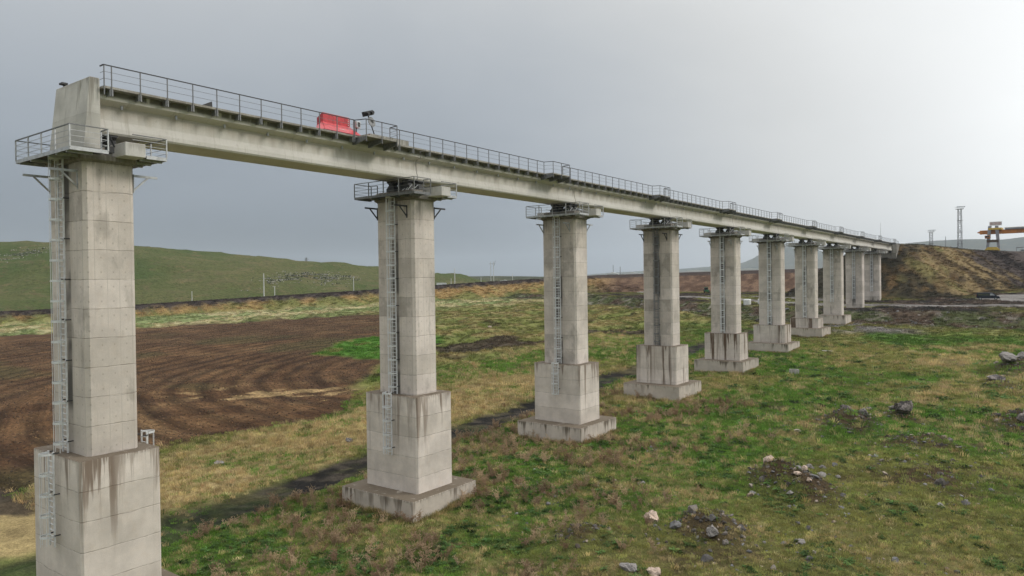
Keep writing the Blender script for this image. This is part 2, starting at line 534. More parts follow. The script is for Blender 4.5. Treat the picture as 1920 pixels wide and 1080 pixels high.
def masks(X, Y):
    M = {}
    w1 = (fbm(X, Y, 9, 3, 3) - 0.5)
    w2 = (fbm(X, Y, 30, 3, 5) - 0.5)
    # terrace that carries the dirt road
    yb = np.where(X > -5, 174.0, 174 + (-5 - X) * 0.52) + w2 * 8 + w1 * 3
    M['terr'] = sst(Y, yb, yb + 7.0)
    M['terrd'] = Y - yb
    sd, zt = bank_dist(X, Y)
    M['bd'] = sd + w1 * 2.5
    M['bz'] = zt
    # plateau with its cone slope round the abutment
    fr_ = ((X - 3.0) * 73.0 - (Y - 247.0) * 34.0) / 80.5
    dB = np.maximum(np.maximum(247.0 - Y, -9.0 - X), fr_)
    dB = np.where((247 - Y > 0) & (-9 - X > 0), np.hypot(247 - Y, -9 - X), dB)
    q_ = np.maximum(0, 247.0 - Y)
    dB = np.where((247 - Y > 0) & (X > 3.0), np.hypot(q_, np.maximum(0, X - 3.0)), dB)
    dA = np.maximum(318.0 - Y, -9.0 - X)
    pc = np.minimum(dA, dB)
    M['pd'] = pc + w1 * 2.0 + w2 * 3.0
    # track under the bridge's far side
    tc_ = -12.4 + 1.2 * np.sin(Y / 23.0) + w1 * 2.2 + (fbm(X, Y, 1.8, 3, 1) - 0.5) * 1.6
    M['track'] = sst(np.abs(X - tc_), 3.5, 2.3) * sst(Y, 172, 150) * (0.72 + 0.28 * sst(Y, 4, 20))
    M['tc'] = np.abs(X - tc_)
    # ploughed field
    fld = np.ones(X.shape)
    poly = [(-500, -120), (-345, -30), (-212, 92), (-178, 142), (-150, 172), (-120, 146), (-82, 104), (-55, 72), (-30, 46), (-37, 20), (-31, 4), (-20, -40), (-20, -120)]
    inside = np.zeros(X.shape, bool)
    n = len(poly)
    pdist = np.full(X.shape, 1e9)
    for i in range(n):
        x0, y0 = poly[i]
        x1, y1 = poly[(i + 1) % n]
        cond = ((y0 > Y) != (y1 > Y)) & (X < (x1 - x0) * (Y - y0) / (y1 - y0 + 1e-9) + x0)
        inside ^= cond
        L2 = (x1 - x0) ** 2 + (y1 - y0) ** 2
        t = np.clip(((X - x0) * (x1 - x0) + (Y - y0) * (y1 - y0)) / L2, 0, 1)
        pdist = np.minimum(pdist, np.hypot(X - x0 - t * (x1 - x0), Y - y0 - t * (y1 - y0)))
    sdist = np.where(inside, pdist, -pdist) + w1 * 5 + w2 * 8
    M['field'] = sst(sdist, -1.5, 2.5)
    # green tongue that cuts into the field
    ga = (X + 81) * 0.8 + (Y - 97) * 0.6
    gb_ = -(X + 81) * 0.6 + (Y - 97) * 0.8
    gt = np.hypot(ga / 14.0, gb_ / 21.0) + w1 * 0.5
    M['tongue'] = sst(gt, 1.05, 0.85)
    return M


def height(X, Y, M=None):
    X = np.asarray(X, float)
    Y = np.asarray(Y, float)
    M = M or masks(X, Y)
    zb = 0.0425 * (np.minimum(Y, 235) - 24)
    zb = np.where(Y < -60, 0.0425 * (-84) + (Y + 60) * 0.01, zb)
    zb = zb - 0.004 * np.maximum(0, -X - 150) * sst(Y, 120, 260)
    # gentle relief
    z = zb + (fbm(X, Y, 34, 3, 1) - 0.5) * 0.9 + (fbm(X, Y, 7, 3, 2) - 0.5) * 0.62
    calm = np.maximum(M['track'], M['field'])
    z = z + (fbm(X, Y, 2.4, 3, 4) - 0.5) * 0.42 * (1 - 0.85 * calm)
    # hummocks in the left meadow
    hm = sst(X, -20, -40) * (1 - M['field']) * sst(Y, 60, 90) * (1 - M['terr'])
    hn = fbm(X, Y, 13, 3, 6)
    z = z + hm * (np.abs(hn - 0.5) * -5.5 + 1.0)
    z = z - 0.22 * M['track'] - 0.05 * M['field'] + M['field'] * 0.16 * (fbm(X, Y, 3.0, 3, 7) - 0.5)
    rt_ = sst(np.abs(M['tc'] - 1.0), 0.45, 0.15) * M['track']
    z = z - 0.10 * rt_
    for mx_, my_, r, h in MOUNDS:
        q = ((X - mx_) ** 2 + (Y - my_) ** 2) / (r * r)
        z = z + 1.9 * h * np.exp(-q * 1.4) * (0.75 + 0.5 * fbm(X, Y, 1.6, 3, 3))
    zt = 9.3 + 0.05 * np.clip(Y - 190, -20, 40) + 0.055 * np.clip(Y - 230, 0, 80) * sst(X, 0, 20) + (fbm(X, Y, 5, 4, 2) - 0.5) * 0.5
    z = lerp(z, np.maximum(zt, z), M['terr'])
    rub = sst(M['terrd'], -8, -1) * sst(M['terrd'], 10, 5)
    z = z + rub * (fbm(X, Y, 2.6, 4, 5) - 0.45) * 1.1
    # plateau cone
    ptop = 28.0 - 1.8 * sst(X, 4, 24)
    zc = ptop - np.maximum(0, M['pd']) / 1.45 + (fbm(X, Y, 3.5, 4, 1) - 0.5) * 1.1 * sst(M['pd'], -1, 4)
    z = np.maximum(z, np.minimum(zc, ptop))
    # railway bank
    bd = M['bd']
    zbank = np.minimum(z - 0.3 + bd / 1.75, M['bz'])
    behind = sst(bd, 32, 60)
    zbank = np.where(bd > 0, zbank - behind * 3.0, -1e3)
    far = sst(bd, 80, 200)
    zbank = np.where(bd > 0, lerp(zbank, np.minimum(zbank, 14.0), far), zbank)
    keep = z
    z = np.where((bd > 0), np.maximum(zbank, np.where(M['pd'] < 30, keep, -1e3)), z)
    return z


GV = np.array((0.082, 0.150, 0.026))
GO = np.array((0.172, 0.172, 0.056))
ST = np.array((0.37, 0.28, 0.135))
SP = np.array((0.40, 0.35, 0.20))
BR = np.array((0.078, 0.050, 0.032))
DK = np.array((0.042, 0.062, 0.022))
GY = np.array((0.017, 0.0155, 0.0145))
OR = np.array((0.27, 0.180, 0.075))
RB = np.array((0.125, 0.066, 0.042))


def L3(a, b, t):
    return a * (1 - t[..., None]) + b * t[..., None]


def ground_col(X, Y, M=None):
    """earth-and-sward colour and the shares of straw / dark weed / bare soil (footing contact shade included)"""
    M = M or masks(X, Y)
    nA = fbm(X, Y, 16, 4, 1)
    nB = fbm(X, Y, 5, 4, 4)
    nC = fbm(X, Y, 2.2, 4, 6)
    nD = fbm(X, Y, 26, 3, 7)
    one = np.ones(X.shape + (3,))
    viv = np.exp(-(((X - 14) / 13) ** 2 + ((Y - 46) / 22) ** 2)) * 0.22
    oliv = sst(nA - viv, 0.36, 0.61)
    c = L3(GV * one, GO * one, oliv)
    thatch = sst(X, -44, -36) * sst(X, 56, 48) * sst(Y, 2, 8) * sst(Y, 135, 80)
    c = c * (1 - 0.32 * thatch)[..., None]
    straw = sst(nB * 0.55 + nC * 0.45, 0.44, 0.68) * sst(nD, 0.30, 0.55)
    # more straw left of the track and round the near piers
    verge = sst(X, -13, -17) * sst(X, -36, -28) * sst(Y, 90, 70) * (1 - M['field'])
    straw = np.maximum(straw, verge * (0.55 + 0.75 * sst(nB, 0.30, 0.52)))
    straw = np.clip(straw, 0, 1.25)
    weedy = sst(X, 20, 12) * sst(X, -9, -5) * sst(Y, 62, 45)
    straw = np.maximum(straw * (1 - 0.2 * weedy), weedy * 0.55 * sst(nC, 0.45, 0.62))
    dark = sst(nC * 0.7 + nB * 0.3, 0.42, 0.30) * 0.8
    dark = np.maximum(dark, weedy * sst(nC, 0.50, 0.38) * 0.9)
    hum = sst(X, -20, -40) * sst(Y, 60, 90) * (1 - M['field'])
    straw = np.maximum(straw * (1 - hum), hum * sst(np.abs(fbm(X, Y, 13, 3, 6) - 0.5), 0.10, 0.02) * 0.75)
    c = L3(c, GO * one * 0.95, hum * 0.75)
    c = L3(c, DK * one, dark * 0.55)
    c = L3(c, ST * one * (0.8 + 0.25 * verge)[..., None], np.clip(straw * (0.80 - 0.35 * thatch * (1 - verge)), 0, 0.95))
    soil = sst(fbm(X, Y, 6.5, 4, 3), 0.64, 0.76) * 0.7
    for mx_, my_, r, h in MOUNDS:
        q = ((X - mx_ - 0.3) ** 2 + (Y - my_ + 0.5) ** 2) / (r * r)
        soil = np.maximum(soil, sst(np.exp(-q * 0.9) * min(1.15, h / 0.65) + (nC - 0.5) * 1.6 + (nB - 0.5) * 1.0, 0.30, 0.65) * np.exp(-q * 0.2) * 0.95)
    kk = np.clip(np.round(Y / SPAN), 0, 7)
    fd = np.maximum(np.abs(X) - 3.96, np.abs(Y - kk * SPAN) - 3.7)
    soil = np.maximum(soil, sst(fd + (nC - 0.5) * 2.2, 1.1, 0.2) * 0.85)  # disturbed soil ring that also paints in contact shadow round the footings
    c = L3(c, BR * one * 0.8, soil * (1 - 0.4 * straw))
    # pale strip between field and bank
    bd = M['bd']
    pale = sst(bd, -75, -45) * sst(bd, 2, -6) * sst(X, -95, -135)
    pc = L3(np.array((0.20, 0.235, 0.10)) * one, SP * one, sst(fbm(X, Y, 11, 4, 2), 0.42, 0.60))
    c = L3(c, pc, pale * (1 - M['field']) * 0.9)
    # ploughed field
    rr_ = np.hypot(X + 40, Y - 88) + 3.0 * (nD - 0.5)
    aa_ = np.arctan2(Y - 88, X + 40) * 60
    row = sst(fbm(rr_, aa_ * 0.12, 2.0, 4, 3, 0.6), 0.40, 0.62)
    fc = L3(np.array((0.076, 0.040, 0.020)) * one, np.array((0.126, 0.070, 0.034)) * one, sst(nB, 0.36, 0.64))
    fc = L3(fc, np.array((0.050, 0.031, 0.020)) * one, row * 0.45)
    ft = sst(fbm(rr_, aa_ * 0.4, 4.0, 5, 5, 0.7), 0.56, 0.66) * sst(fbm(X, Y, 28, 2, 2), 0.42, 0.58)
    ta_ = (X + 53) * 0.8 + (Y - 49) * 0.6
    tb_ = -(X + 53) * 0.6 + (Y - 49) * 0.8
    tp_ = np.exp(-((ta_ / 15) ** 2 + (tb_ / 5) ** 2)) * 0.9
    fc = L3(fc, np.array((0.34, 0.235, 0.115)) * one, np.clip(ft * 0.15 + sst(tp_ + (nC - 0.5) * 1.6, 0.50, 0.75), 0, 0.85))
    fc = L3(fc, np.array((0.07, 0.066, 0.026)) * one, sst(nD, 0.60, 0.72) * 0.5)
    c = L3(c, fc, M['field'])
    edge = M['field'] * (1 - M['field']) * 4
    c = L3(c, np.array((0.035, 0.025, 0.018)) * one, edge * sst(nB, 0.45, 0.55) * sst(X, -110, -130) * 0.9)
    tg = L3(GV * one * np.array((0.85, 1.05, 0.9)), GO * one, sst(nB, 0.55, 0.68))
    c = L3(c, tg, M['tongue'])
    # dark burnt patches
    for bx, by, rx, ry in ((-56, 103, 14, 12), (-42, 136, 8, 5), (-30, 5, 6, 3)):
        q = np.hypot((X - bx) / rx, (Y - by) / ry) + (nB - 0.5) * 1.2
        c = L3(c, np.array((0.06, 0.045, 0.035)) * one, sst(q, 1.05, 0.8) * 0.9)
    # track
    tcol = L3(GY * one, np.array((0.060, 0.050, 0.040)) * one, sst(fbm(X, Y, 1.3, 4, 2), 0.48, 0.68))
    c = L3(c, tcol, M['track'] * (0.70 + 0.30 * sst(nC, 0.7, 0.4)))
    # terrace, rubble bank, road
    terr = M['terr']
    td = M['terrd']
    tcl = L3(np.array((0.10, 0.075, 0.06)) * one, np.array((0.055, 0.05, 0.045)) * one, sst(nB, 0.42, 0.60))
    tcl = L3(tcl, GO * one * 0.9, sst(nA, 0.46, 0.58) * 0.9)
    c = L3(c, tcl, terr)
    rub = sst(td, -9, -3) * sst(td, 9, 5)
    rc = L3(np.array((0.085, 0.060, 0.042)) * one, np.array((0.075, 0.085, 0.035)) * one, sst(nB, 0.38, 0.54))
    rc = L3(rc, np.array((0.26, 0.23, 0.20)) * one, sst(fbm(X, Y, 1.7, 3, 2), 0.66, 0.74) * 0.7)
    c = L3(c, rc, rub)
    apron = sst(td, -26, -16) * sst(td, -3, -8) * sst(X, -6, 2) * sst(X, 24, 12) * sst(nB, 0.36, 0.5)
    c = L3(c, np.array((0.19, 0.175, 0.165)) * one, apron)
    ro = M['road']
    rcol = L3(np.array((0.20, 0.185, 0.175)) * one, np.array((0.10, 0.088, 0.08)) * one, sst(fbm(X * 0.3, Y, 2.5, 3, 1), 0.42, 0.62))
    c = L3(c, rcol, ro)
    # cone slope
    pd = M['pd']
    con = sst(pd, 30, 22) * sst(pd, -1.5, 0.5) * (bd < 20)
    wv = fbm(X, Y, 8, 4, 3)
    cc = L3(np.array((0.036, 0.031, 0.021)) * one, np.array((0.135, 0.086, 0.040)) * one, sst(fbm(X, Y, 4, 5, 3, 0.65), 0.48, 0.66) * sst(X, -6, 4))  # dark left side: shade under the bridge painted into the slope colour
    wv2 = fbm(X, Y, 5, 5, 5, 0.62)
    mid_ = sst(X + (wv - 0.5) * 14, 5, 12)
    cs = L3(np.array((0.215, 0.158, 0.080)) * one, np.array((0.088, 0.060, 0.032)) * one, sst(wv2, 0.38, 0.58))
    cs = L3(cs, GO * one * 0.8, sst(wv, 0.62, 0.72) * 0.5)
    cc = L3(cc, cs, mid_ * sst(pd + (wv2 - 0.5) * 30, 24, 12))
    cd_ = L3(np.array((0.032, 0.026, 0.025)) * one, np.array((0.070, 0.055, 0.050)) * one, sst(nB, 0.4, 0.62))
    cc = L3(cc, cd_, sst(X + (nB - 0.5) * 18 - np.maximum(pd, 0) * 0.95, 15, 21))
    c = L3(c, cc, con)
    c = L3(c, np.array((0.06, 0.052, 0.048)) * one, sst(pd, 0.5, -1.0) * (Y > 240))
    # railway bank: grass then ballast
    onb = sst(bd, -1, 2) * (pd > 26)
    gb = L3(GO * one * 0.9, OR * one * 1.1, sst(fbm(X, Y, 7, 5, 2, 0.6) + (bd - 4) * 0.03, 0.40, 0.58))
    red = sst(X, -150, -128)
    rbk = L3(np.array((0.085, 0.050, 0.034)) * one, np.array((0.165, 0.105, 0.070)) * one, sst(fbm(X, Y, 3, 4, 6), 0.45, 0.62))
    gb = L3(gb, rbk, red)
    c = L3(c, gb, onb)
    z = height(X, Y, M)
    bal = onb * sst(z - M['bz'], -2.1, -1.4)
    c = L3(c, np.array((0.055, 0.042, 0.038)) * one, bal * (bd < 34))
    c = L3(c, np.array((0.055, 0.062, 0.030)) * one, sst(bd, 34, 40) * (pd > 26))
    return c, straw, dark, soil


_mask0 = masks


def masks(X, Y):
    M = _mask0(np.asarray(X, float), np.asarray(Y, float))
    w1 = fbm(X, Y, 6, 3, 5) - 0.5
    td = M['terrd']
    r1 = sst(np.abs(td - 24 + w1 * 3), 4.2, 2.6) * sst(X, 70, 60)
    gr = sst(np.hypot((X - 46) / 22, (Y - 226) / 15), 1.05, 0.85)
    r2 = sst(np.abs(td - 40 + w1 * 3), 5.0, 3.0) * sst(X, -4, -12) * sst(X, -120, -100)
    M['road'] = np.maximum(np.maximum(r1, gr), r2) * M['terr'] * sst(M['pd'], 22, 27) * sst(M['bd'], 1, -4)
    return M


def H(x, y):
    return float(height(np.array([x], float), np.array([y], float), masks(np.array([x], float), np.array([y], float)))[0])


def axis(lo, hi, f0, f1, step, grow):
    a = list(np.arange(f0, f1 + 1e-6, step))
    s = step
    while a[-1] < hi:
        s *= grow
        a.append(a[-1] + s)
    s = step
    while a[0] > lo:
        s *= grow
        a.insert(0, a[0] - s)
    return np.array(a)


gx = axis(-6300, 6300, -40, 48, 0.45, 1.022)
gy1 = np.arange(10, 130, 0.45)
gy2 = [130.0]
while gy2[-1] < 330:
    gy2.append(gy2[-1] + min(1.1, 0.45 + (gy2[-1] - 130) * 0.02))
gy = np.array(list(gy1) + gy2)
lo = []
s_ = 0.45
y_ = 10.0
while y_ > -1700:
    s_ *= 1.05
    y_ -= s_
    lo.insert(0, y_)
hi = []
s_ = 1.1
y_ = gy[-1]
while y_ < 6300:
    s_ *= 1.05
    y_ += s_
    hi.append(y_)
gy = np.array(lo + list(gy) + hi)
GX, GY_ = np.meshgrid(gx, gy)
GM = masks(GX, GY_)
GZ = height(GX, GY_, GM)
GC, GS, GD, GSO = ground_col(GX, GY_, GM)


def ground_material():
    mt, n, bs = newmat('ground_sward')
    P = n.n('ShaderNodeTexCoord').outputs['Object']
    at = n.n('ShaderNodeAttribute', attribute_name='col').outputs['Color']
    n1 = n.noise(P, 1.1, 6, 0.68)
    n2 = n.noise(P, 5.5, 5, 0.7)
    n3 = n.noise(n.scale(P, (1.0, 1.0, 0.4)), 19.0, 3, 0.7)
    v = n.m('MULTIPLY', n.ramp(n1, 0.25, 0.75, 0.72, 1.28), n.ramp(n2, 0.25, 0.75, 0.62, 1.38))
    v = n.m('MULTIPLY', v, n.ramp(n3, 0.25, 0.75, 0.70, 1.30))
    sc = n.vm('SCALE', at)
    n.t.links.new(v, sc.inputs['Scale'])
    col = n.mix(n.m('MULTIPLY', n.ramp(n2, 0.60, 0.72), 0.22), sc.outputs[0], (0.26, 0.20, 0.11))
    b = n.n('ShaderNodeBump', {'Strength': 1.0, 'Distance': 0.12, 'Height': n.m('MULTIPLY_ADD', n1, 1.6, n.m('ADD', n2, n3))})
    setin(n, bs, Base_Color=col, Roughness=1.0, Normal=b.outputs[0])
    bs.inputs['Specular IOR Level'].default_value = 0.1
    return mt


m_ground = ground_material()


def field_material():
    mt, n, bs = newmat('ploughed_soil')
    P = n.n('ShaderNodeTexCoord').outputs['Object']
    at = n.n('ShaderNodeAttribute', attribute_name='col').outputs['Color']
    px, py, pz = n.sep(P)
    wob = n.noise(P, 0.05, 3, 0.5)
    r = n.m('POWER', n.m('ADD', n.m('POWER', n.m('ADD', px, 40.0), 2.0), n.m('POWER', n.m('SUBTRACT', py, 88.0), 2.0)), 0.5)
    r = n.m('MULTIPLY_ADD', wob, 4.0, r)
    r = n.m('MULTIPLY_ADD', n.noise(P, 0.8, 4, 0.6), 0.8, r)
    fu = n.m('POWER', n.m('MULTIPLY_ADD', n.m('SINE', n.m('MULTIPLY', r, 1.45)), 0.5, 0.5), 1.5)
    f2 = n.m('MULTIPLY_ADD', n.m('SINE', n.m('MULTIPLY', r, 7.9)), 0.5, 0.5)
    n1 = n.noise(P, 1.3, 6, 0.7)
    n2 = n.noise(P, 5.0, 5, 0.72)
    reg = n.ramp(n.noise(P, 0.03, 3, 0.5), 0.34, 0.56, 0.35, 1.0)
    v = n.m('MULTIPLY', n.ramp(n1, 0.25, 0.75, 0.55, 1.45), n.ramp(n2, 0.25, 0.75, 0.50, 1.50))
    v = n.m('MULTIPLY', v, n.m('SUBTRACT', 1.12, n.m('MULTIPLY', n.m('MULTIPLY', fu, n.m('MULTIPLY', reg, n.ramp(n1, 0.3, 0.7, 0.55, 1.2))), 0.70)))
    v = n.m('MULTIPLY', v, n.m('MULTIPLY_ADD', f2, 0.25, 0.87))
    sc = n.vm('SCALE', at)
    n.t.links.new(v, sc.inputs['Scale'])
    col = n.mix(n.m('MULTIPLY', n.ramp(n.m('MULTIPLY', n1, n2), 0.34, 0.44), 0.35), sc.outputs[0], (0.24, 0.165, 0.09))
    b = n.n('ShaderNodeBump', {'Strength': 1.0, 'Distance': 0.25, 'Height': n.m('SUBTRACT', n.m('ADD', n.m('MULTIPLY', n1, 1.4), n2), n.m('MULTIPLY', fu, 0.8))})
    setin(n, bs, Base_Color=col, Roughness=1.0, Normal=b.outputs[0])
    bs.inputs['Specular IOR Level'].default_value = 0.1
    return mt


m_field = field_material()


def grid_objects():
    ny, nx = GX.shape
    V = np.stack([GX.ravel(), GY_.ravel(), GZ.ravel()], 1)
    idx = np.arange(ny * nx).reshape(ny, nx)
    Q = np.stack([idx[:-1, :-1], idx[:-1, 1:], idx[1:, 1:], idx[1:, :-1]], -1).reshape(-1, 4)

    def favg(a):
        return (0.25 * (a[:-1, :-1] + a[:-1, 1:] + a[1:, 1:] + a[1:, :-1])).ravel()
    fi = favg(GM['field'])
    tr = favg(GM['track'])
    ro = favg(GM['road'])
    bd = favg(GM['bd'])
    pd = favg(GM['pd'])
    kind = np.zeros(len(Q), int)
    kind[(fi > 0.5)] = 1
    kind[favg(GM['tongue']) > 0.5] = 0
    kind[tr > 0.5] = 2
    kind[ro > 0.5] = 3
    kind[(bd > 0) & (bd < 60) & (pd > 26)] = 4
    kind[(pd < 26) & (favg(GY_) > 200)] = 5
    names = ['ground', 'ploughed_field', 'dirt_track', 'gravel_road', 'railway_embankment', 'approach_embankment']
    labels = ['grassy meadow with straw and weeds under the bridge', 'dark brown ploughed field behind the first piers',
              'dark cinder track running along the far side of the piers', 'pale gravel road crossing below the far end of the bridge',
              'long grassy railway embankment topped with dark ballast behind the field', 'high earth embankment where the bridge ends, straw and dark soil slopes']
    for k, nm in enumerate(names):
        q = Q[kind == k]
        used = np.unique(q)
        remap = np.full(len(V), -1)
        remap[used] = np.arange(len(used))
        me = bpy.data.meshes.new(nm)
        vv = V[used]
        me.vertices.add(len(vv))
        me.vertices.foreach_set('co', vv.astype(np.float32).ravel())
        qq = remap[q]
        me.loops.add(qq.size)
        me.loops.foreach_set('vertex_index', qq.ravel().astype(np.int32))
        me.polygons.add(len(qq))
        me.polygons.foreach_set('loop_start', np.arange(0, qq.size, 4, dtype=np.int32))
        me.polygons.foreach_set('use_smooth', np.ones(len(qq), bool))
        me.update()
        at = me.attributes.new('col', 'FLOAT_COLOR', 'POINT')
        cc = np.ones((len(vv), 4), np.float32)
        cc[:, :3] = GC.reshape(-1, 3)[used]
        at.data.foreach_set('color', cc.ravel())
        me.materials.append(m_field if k == 1 else m_ground)
        o = link(nm, me)
        o['kind'] = 'structure'
        o['label'] = labels[k]


grid_objects()

# ------------------------------------------------------------------ hills
def hill_material(name, c1, c2, c3, sc):
    mt, n, bs = newmat(name)
    P = n.n('ShaderNodeTexCoord').outputs['Object']
    a = n.noise(P, sc, 6, 0.6)
    b = n.noise(P, sc * 6, 6, 0.68)
    e = n.noise(P, sc * 40, 4, 0.7)
    col = n.mix(n.ramp(a, 0.38, 0.62), c1, c2)
    col = n.mix(n.m('MULTIPLY', n.ramp(b, 0.52, 0.66), 0.8), col, c3)
    col = n.mix(n.ramp(e, 0.32, 0.70, 0.0, 0.62), col, tuple(x * 0.45 for x in c1))
    tr_ = n.noise(n.scale(P, (1.0, 1.0, 6.0)), sc * 3.0, 5, 0.6, 0.6)
    col = n.mix(n.m('MULTIPLY', n.ramp(tr_, 0.56, 0.66), 0.45), col, c3)
    g_ = n.noise(P, sc * 14, 5, 0.7)
    col = n.mix(n.m('MULTIPLY', n.ramp(g_, 0.53, 0.66), 0.7), col, (0.105, 0.088, 0.042))
    bp = n.n('ShaderNodeBump', {'Strength': 1.0, 'Distance': 2.5, 'Height': n.m('ADD', b, e)})
    setin(n, bs, Base_Color=col, Roughness=1.0, Normal=bp.outputs[0])
    bs.inputs['Specular IOR Level'].default_value = 0.1
    return mt


def resample(pts, step):
    pts = np.array(pts, float)
    sg = np.linalg.norm(pts[1:, :2] - pts[:-1, :2], axis=1)
    cu = np.concatenate([[0], np.cumsum(sg)])
    n = int(cu[-1] / step) + 1
    t = np.linspace(0, cu[-1], n)
    out = np.stack([np.interp(t, cu, pts[:, i]) for i in range(3)], 1)
    k = max(3, int(46 / step) | 1)
    ker = np.hanning(k + 2)[1:-1]
    ker /= ker.sum()
    pad = k // 2
    sm = np.stack([np.convolve(np.pad(out[:, i], pad, mode='edge'), ker, 'valid') for i in range(3)], 1)
    return sm


def hill(name, crest, front, back, foot_z, step, rows, mat, amp, nscale, label, power=1.0):
    c = resample(crest, step)
    tg = np.gradient(c[:, :2], axis=0)
    tg /= np.linalg.norm(tg, axis=1)[:, None]
    nrm = np.stack([tg[:, 1], -tg[:, 0]], 1)
    cx, cy = CAM.x, CAM.y
    sgn = np.sign(((cx - c[:, 0]) * nrm[:, 0] + (cy - c[:, 1]) * nrm[:, 1]).mean())
    nrm *= sgn
    V = []
    ts = np.concatenate([np.linspace(0, 1, rows), 1 + np.linspace(0, 1, 8)[1:]])
    for t in ts:
        if t <= 1:
            off = front * (1 - t)
            k = np.sin(t * PI / 2) ** power
        else:
            off = -back * (t - 1)
            k = np.cos((t - 1) * PI / 2)
        x = c[:, 0] + nrm[:, 0] * off
        y = c[:, 1] + nrm[:, 1] * off
        z = foot_z + (c[:, 2] - foot_z) * k
        z = z + (fbm(x, y, nscale, 4, 2) - 0.5) * amp * np.sin(min(1, t) * PI) + (fbm(x, y, nscale * 0.2, 3, 4) - 0.5) * amp * 0.16
        V.append(np.stack([x, y, z], 1))
    V = np.array(V)
    nr, nc = V.shape[:2]
    idx = np.arange(nr * nc).reshape(nr, nc)
    F = np.stack([idx[:-1, :-1], idx[:-1, 1:], idx[1:, 1:], idx[1:, :-1]], -1).reshape(-1, 4)
    mb = MB()
    mb.v = [tuple(p) for p in V.reshape(-1, 3)]
    mb.f = [tuple(f) for f in F]
    o = mb.build(name, mat, smooth=True)
    o['kind'] = 'structure'
    o['label'] = label
    return V, o


m_hill = hill_material('hill_pasture', (0.070, 0.100, 0.026), (0.122, 0.124, 0.045), (0.165, 0.135, 0.068), 0.012)
m_far = hill_material('far_slope', (0.06, 0.07, 0.05), (0.09, 0.09, 0.06), (0.10, 0.09, 0.07), 0.003)
HV, hill_o = hill('hill', [(-690, -60, 36), (-653.8, 58.8, 41.2), (-643.5, 123.7, 46.8), (-613.7, 196.7, 51.8), (-597.6, 212.9, 52.5), (-552.3, 269.1, 49.5), (-515.3, 316.5, 44.2),
                (-495.8, 364.5, 36.8), (-497.8, 411.7, 32.6), (-512, 462, 29.5), (-516, 482, 22.0), (-519, 498, 6.0), (-524, 520, 1.0)],
               250, 300, 3.5, 5.0, 54, m_hill, 15.0, 48, 'broad green pasture hill with grey rock outcrops behind the railway bank', 1.15)
m_low = hill_material('low_ridge_scrub', (0.040, 0.048, 0.022), (0.075, 0.080, 0.036), (0.10, 0.095, 0.05), 0.010)
LV, _lo = hill('low_ridge', [(-1000, 480, 10), (-900, 560, 24), (-850, 650, 29.5), (-820, 740, 29.0), (-800, 850, 28.0), (-770, 1000, 27.5), (-760, 1200, 25), (-760, 1600, 20)],
               260, 300, 8, 8.0, 20, m_low, 5.0, 70, 'low dark scrubby ridge on the horizon between the second and third piers', 1.0)
hill('far_hill', [(-3120, 4731, 48), (-2134, 5217, 102), (-1805, 5341, 125), (-1701, 5377, 181), (-1594, 5410, 250), (-1452, 5451, 284), (-1315, 5487, 223), (-1178, 5518, 156), (-946, 5564, 102), (-420, 5609, 75)],
     900, 900, 5, 60, 14, m_far, 30, 400, 'pale blue mountain fading in haze between the middle piers', 1.3)
hill('far_ridge', [(-1748, 4728, 41), (-1102, 4823, 136), (-817, 4846, 176), (-682, 4869, 212), (-537, 4888, 224), (-393, 4903, 227), (-262, 4913, 224), (-184, 4916, 214), (-76, 4920, 227), (224, 4918, 252), (635, 4886, 208), (1482, 4766, 155)],
     700, 700, 10, 45, 16, m_far, 16, 300, 'long hazy grey ridge behind the gantry crane', 1.2)

# ================================================================== BRIDGE
Z_TOP = 24.0                      # shaft top
ZSB = [8.71, 8.65, 8.70, 8.73, 8.80, 8.79, 8.88, 8.41, 8.2, 10.6]
ZST = [0.80, 1.21, 2.585, 3.74, 4.59, 5.50, 6.84, 8.41, None, None]
WX, WY = 4.12, 2.63
PX, PY = 5.75, 4.10
SX, SY = 7.93, 7.38


def chamfered(hx, hy, c, zs, taper=None):
    """prism of a chamfered rectangle through several levels [(z, inset)]"""
    mb = MB()
    rings = []
    for z, ins in zs:
        a, b, k = hx - ins, hy - ins, c
        ring = [(-a + k, -b, z), (a - k, -b, z), (a, -b + k, z), (a, b - k, z), (a - k, b, z), (-a + k, b, z), (-a, b - k, z), (-a, -b + k, z)]
        rings.append(ring)
    vs = [p for r in rings for p in r]
    fs = []
    for i in range(len(rings) - 1):
        for j in range(8):
            fs.append((i * 8 + j, i * 8 + (j + 1) % 8, (i + 1) * 8 + (j + 1) % 8, (i + 1) * 8 + j))
    fs.append(tuple(range(8)))
    fs.append(tuple(range(len(vs) - 1, len(vs) - 9, -1)))
    return mb.add(vs, fs)


def lifts(h, lift, g=0.012):
    """levels from 0 down to -h with a shallow groove at each casting joint"""
    L = [(0.0, 0.0)]
    z = lift
    while z < h - 0.3:
        L += [(-z + 0.02, 0.0), (-z, g), (-z - 0.02, 0.0)]
        z += lift
    L.append((-h, 0.0))
    return L


rung_me = MB().tube((-0.29, 0, 0), (0.29, 0, 0), 0.026, n=6).mesh('rung', m_ladder)
m_ladder_ = None
rung_me_d = MB().tube((-0.29, 0, 0), (0.29, 0, 0), 0.014, n=6).mesh('rung', m_steel)


def hoop_mesh(mat):
    mb = MB()
    pts = []
    for i in range(11):
        t = i / 10
        a = PI * (1 + t)
        pts.append((0.36 * math.cos(a), -0.10 + 0.46 * math.sin(a), 0))
    pts = [(-0.30, 0, 0)] + pts + [(0.30, 0, 0)]
    for p, q in zip(pts[:-1], pts[1:]):
        mb.bar(p, q, 0.016, 0.11)
    return mb.mesh('hoop', mat)


hoop_l, hoop_d = hoop_mesh(m_ladder), hoop_mesh(m_steel)


anchor_me = MB().box(-0.022, 0.022, -0.03, 0.25, -0.03, 0.03).mesh('wall_anchor', m_dsteel)


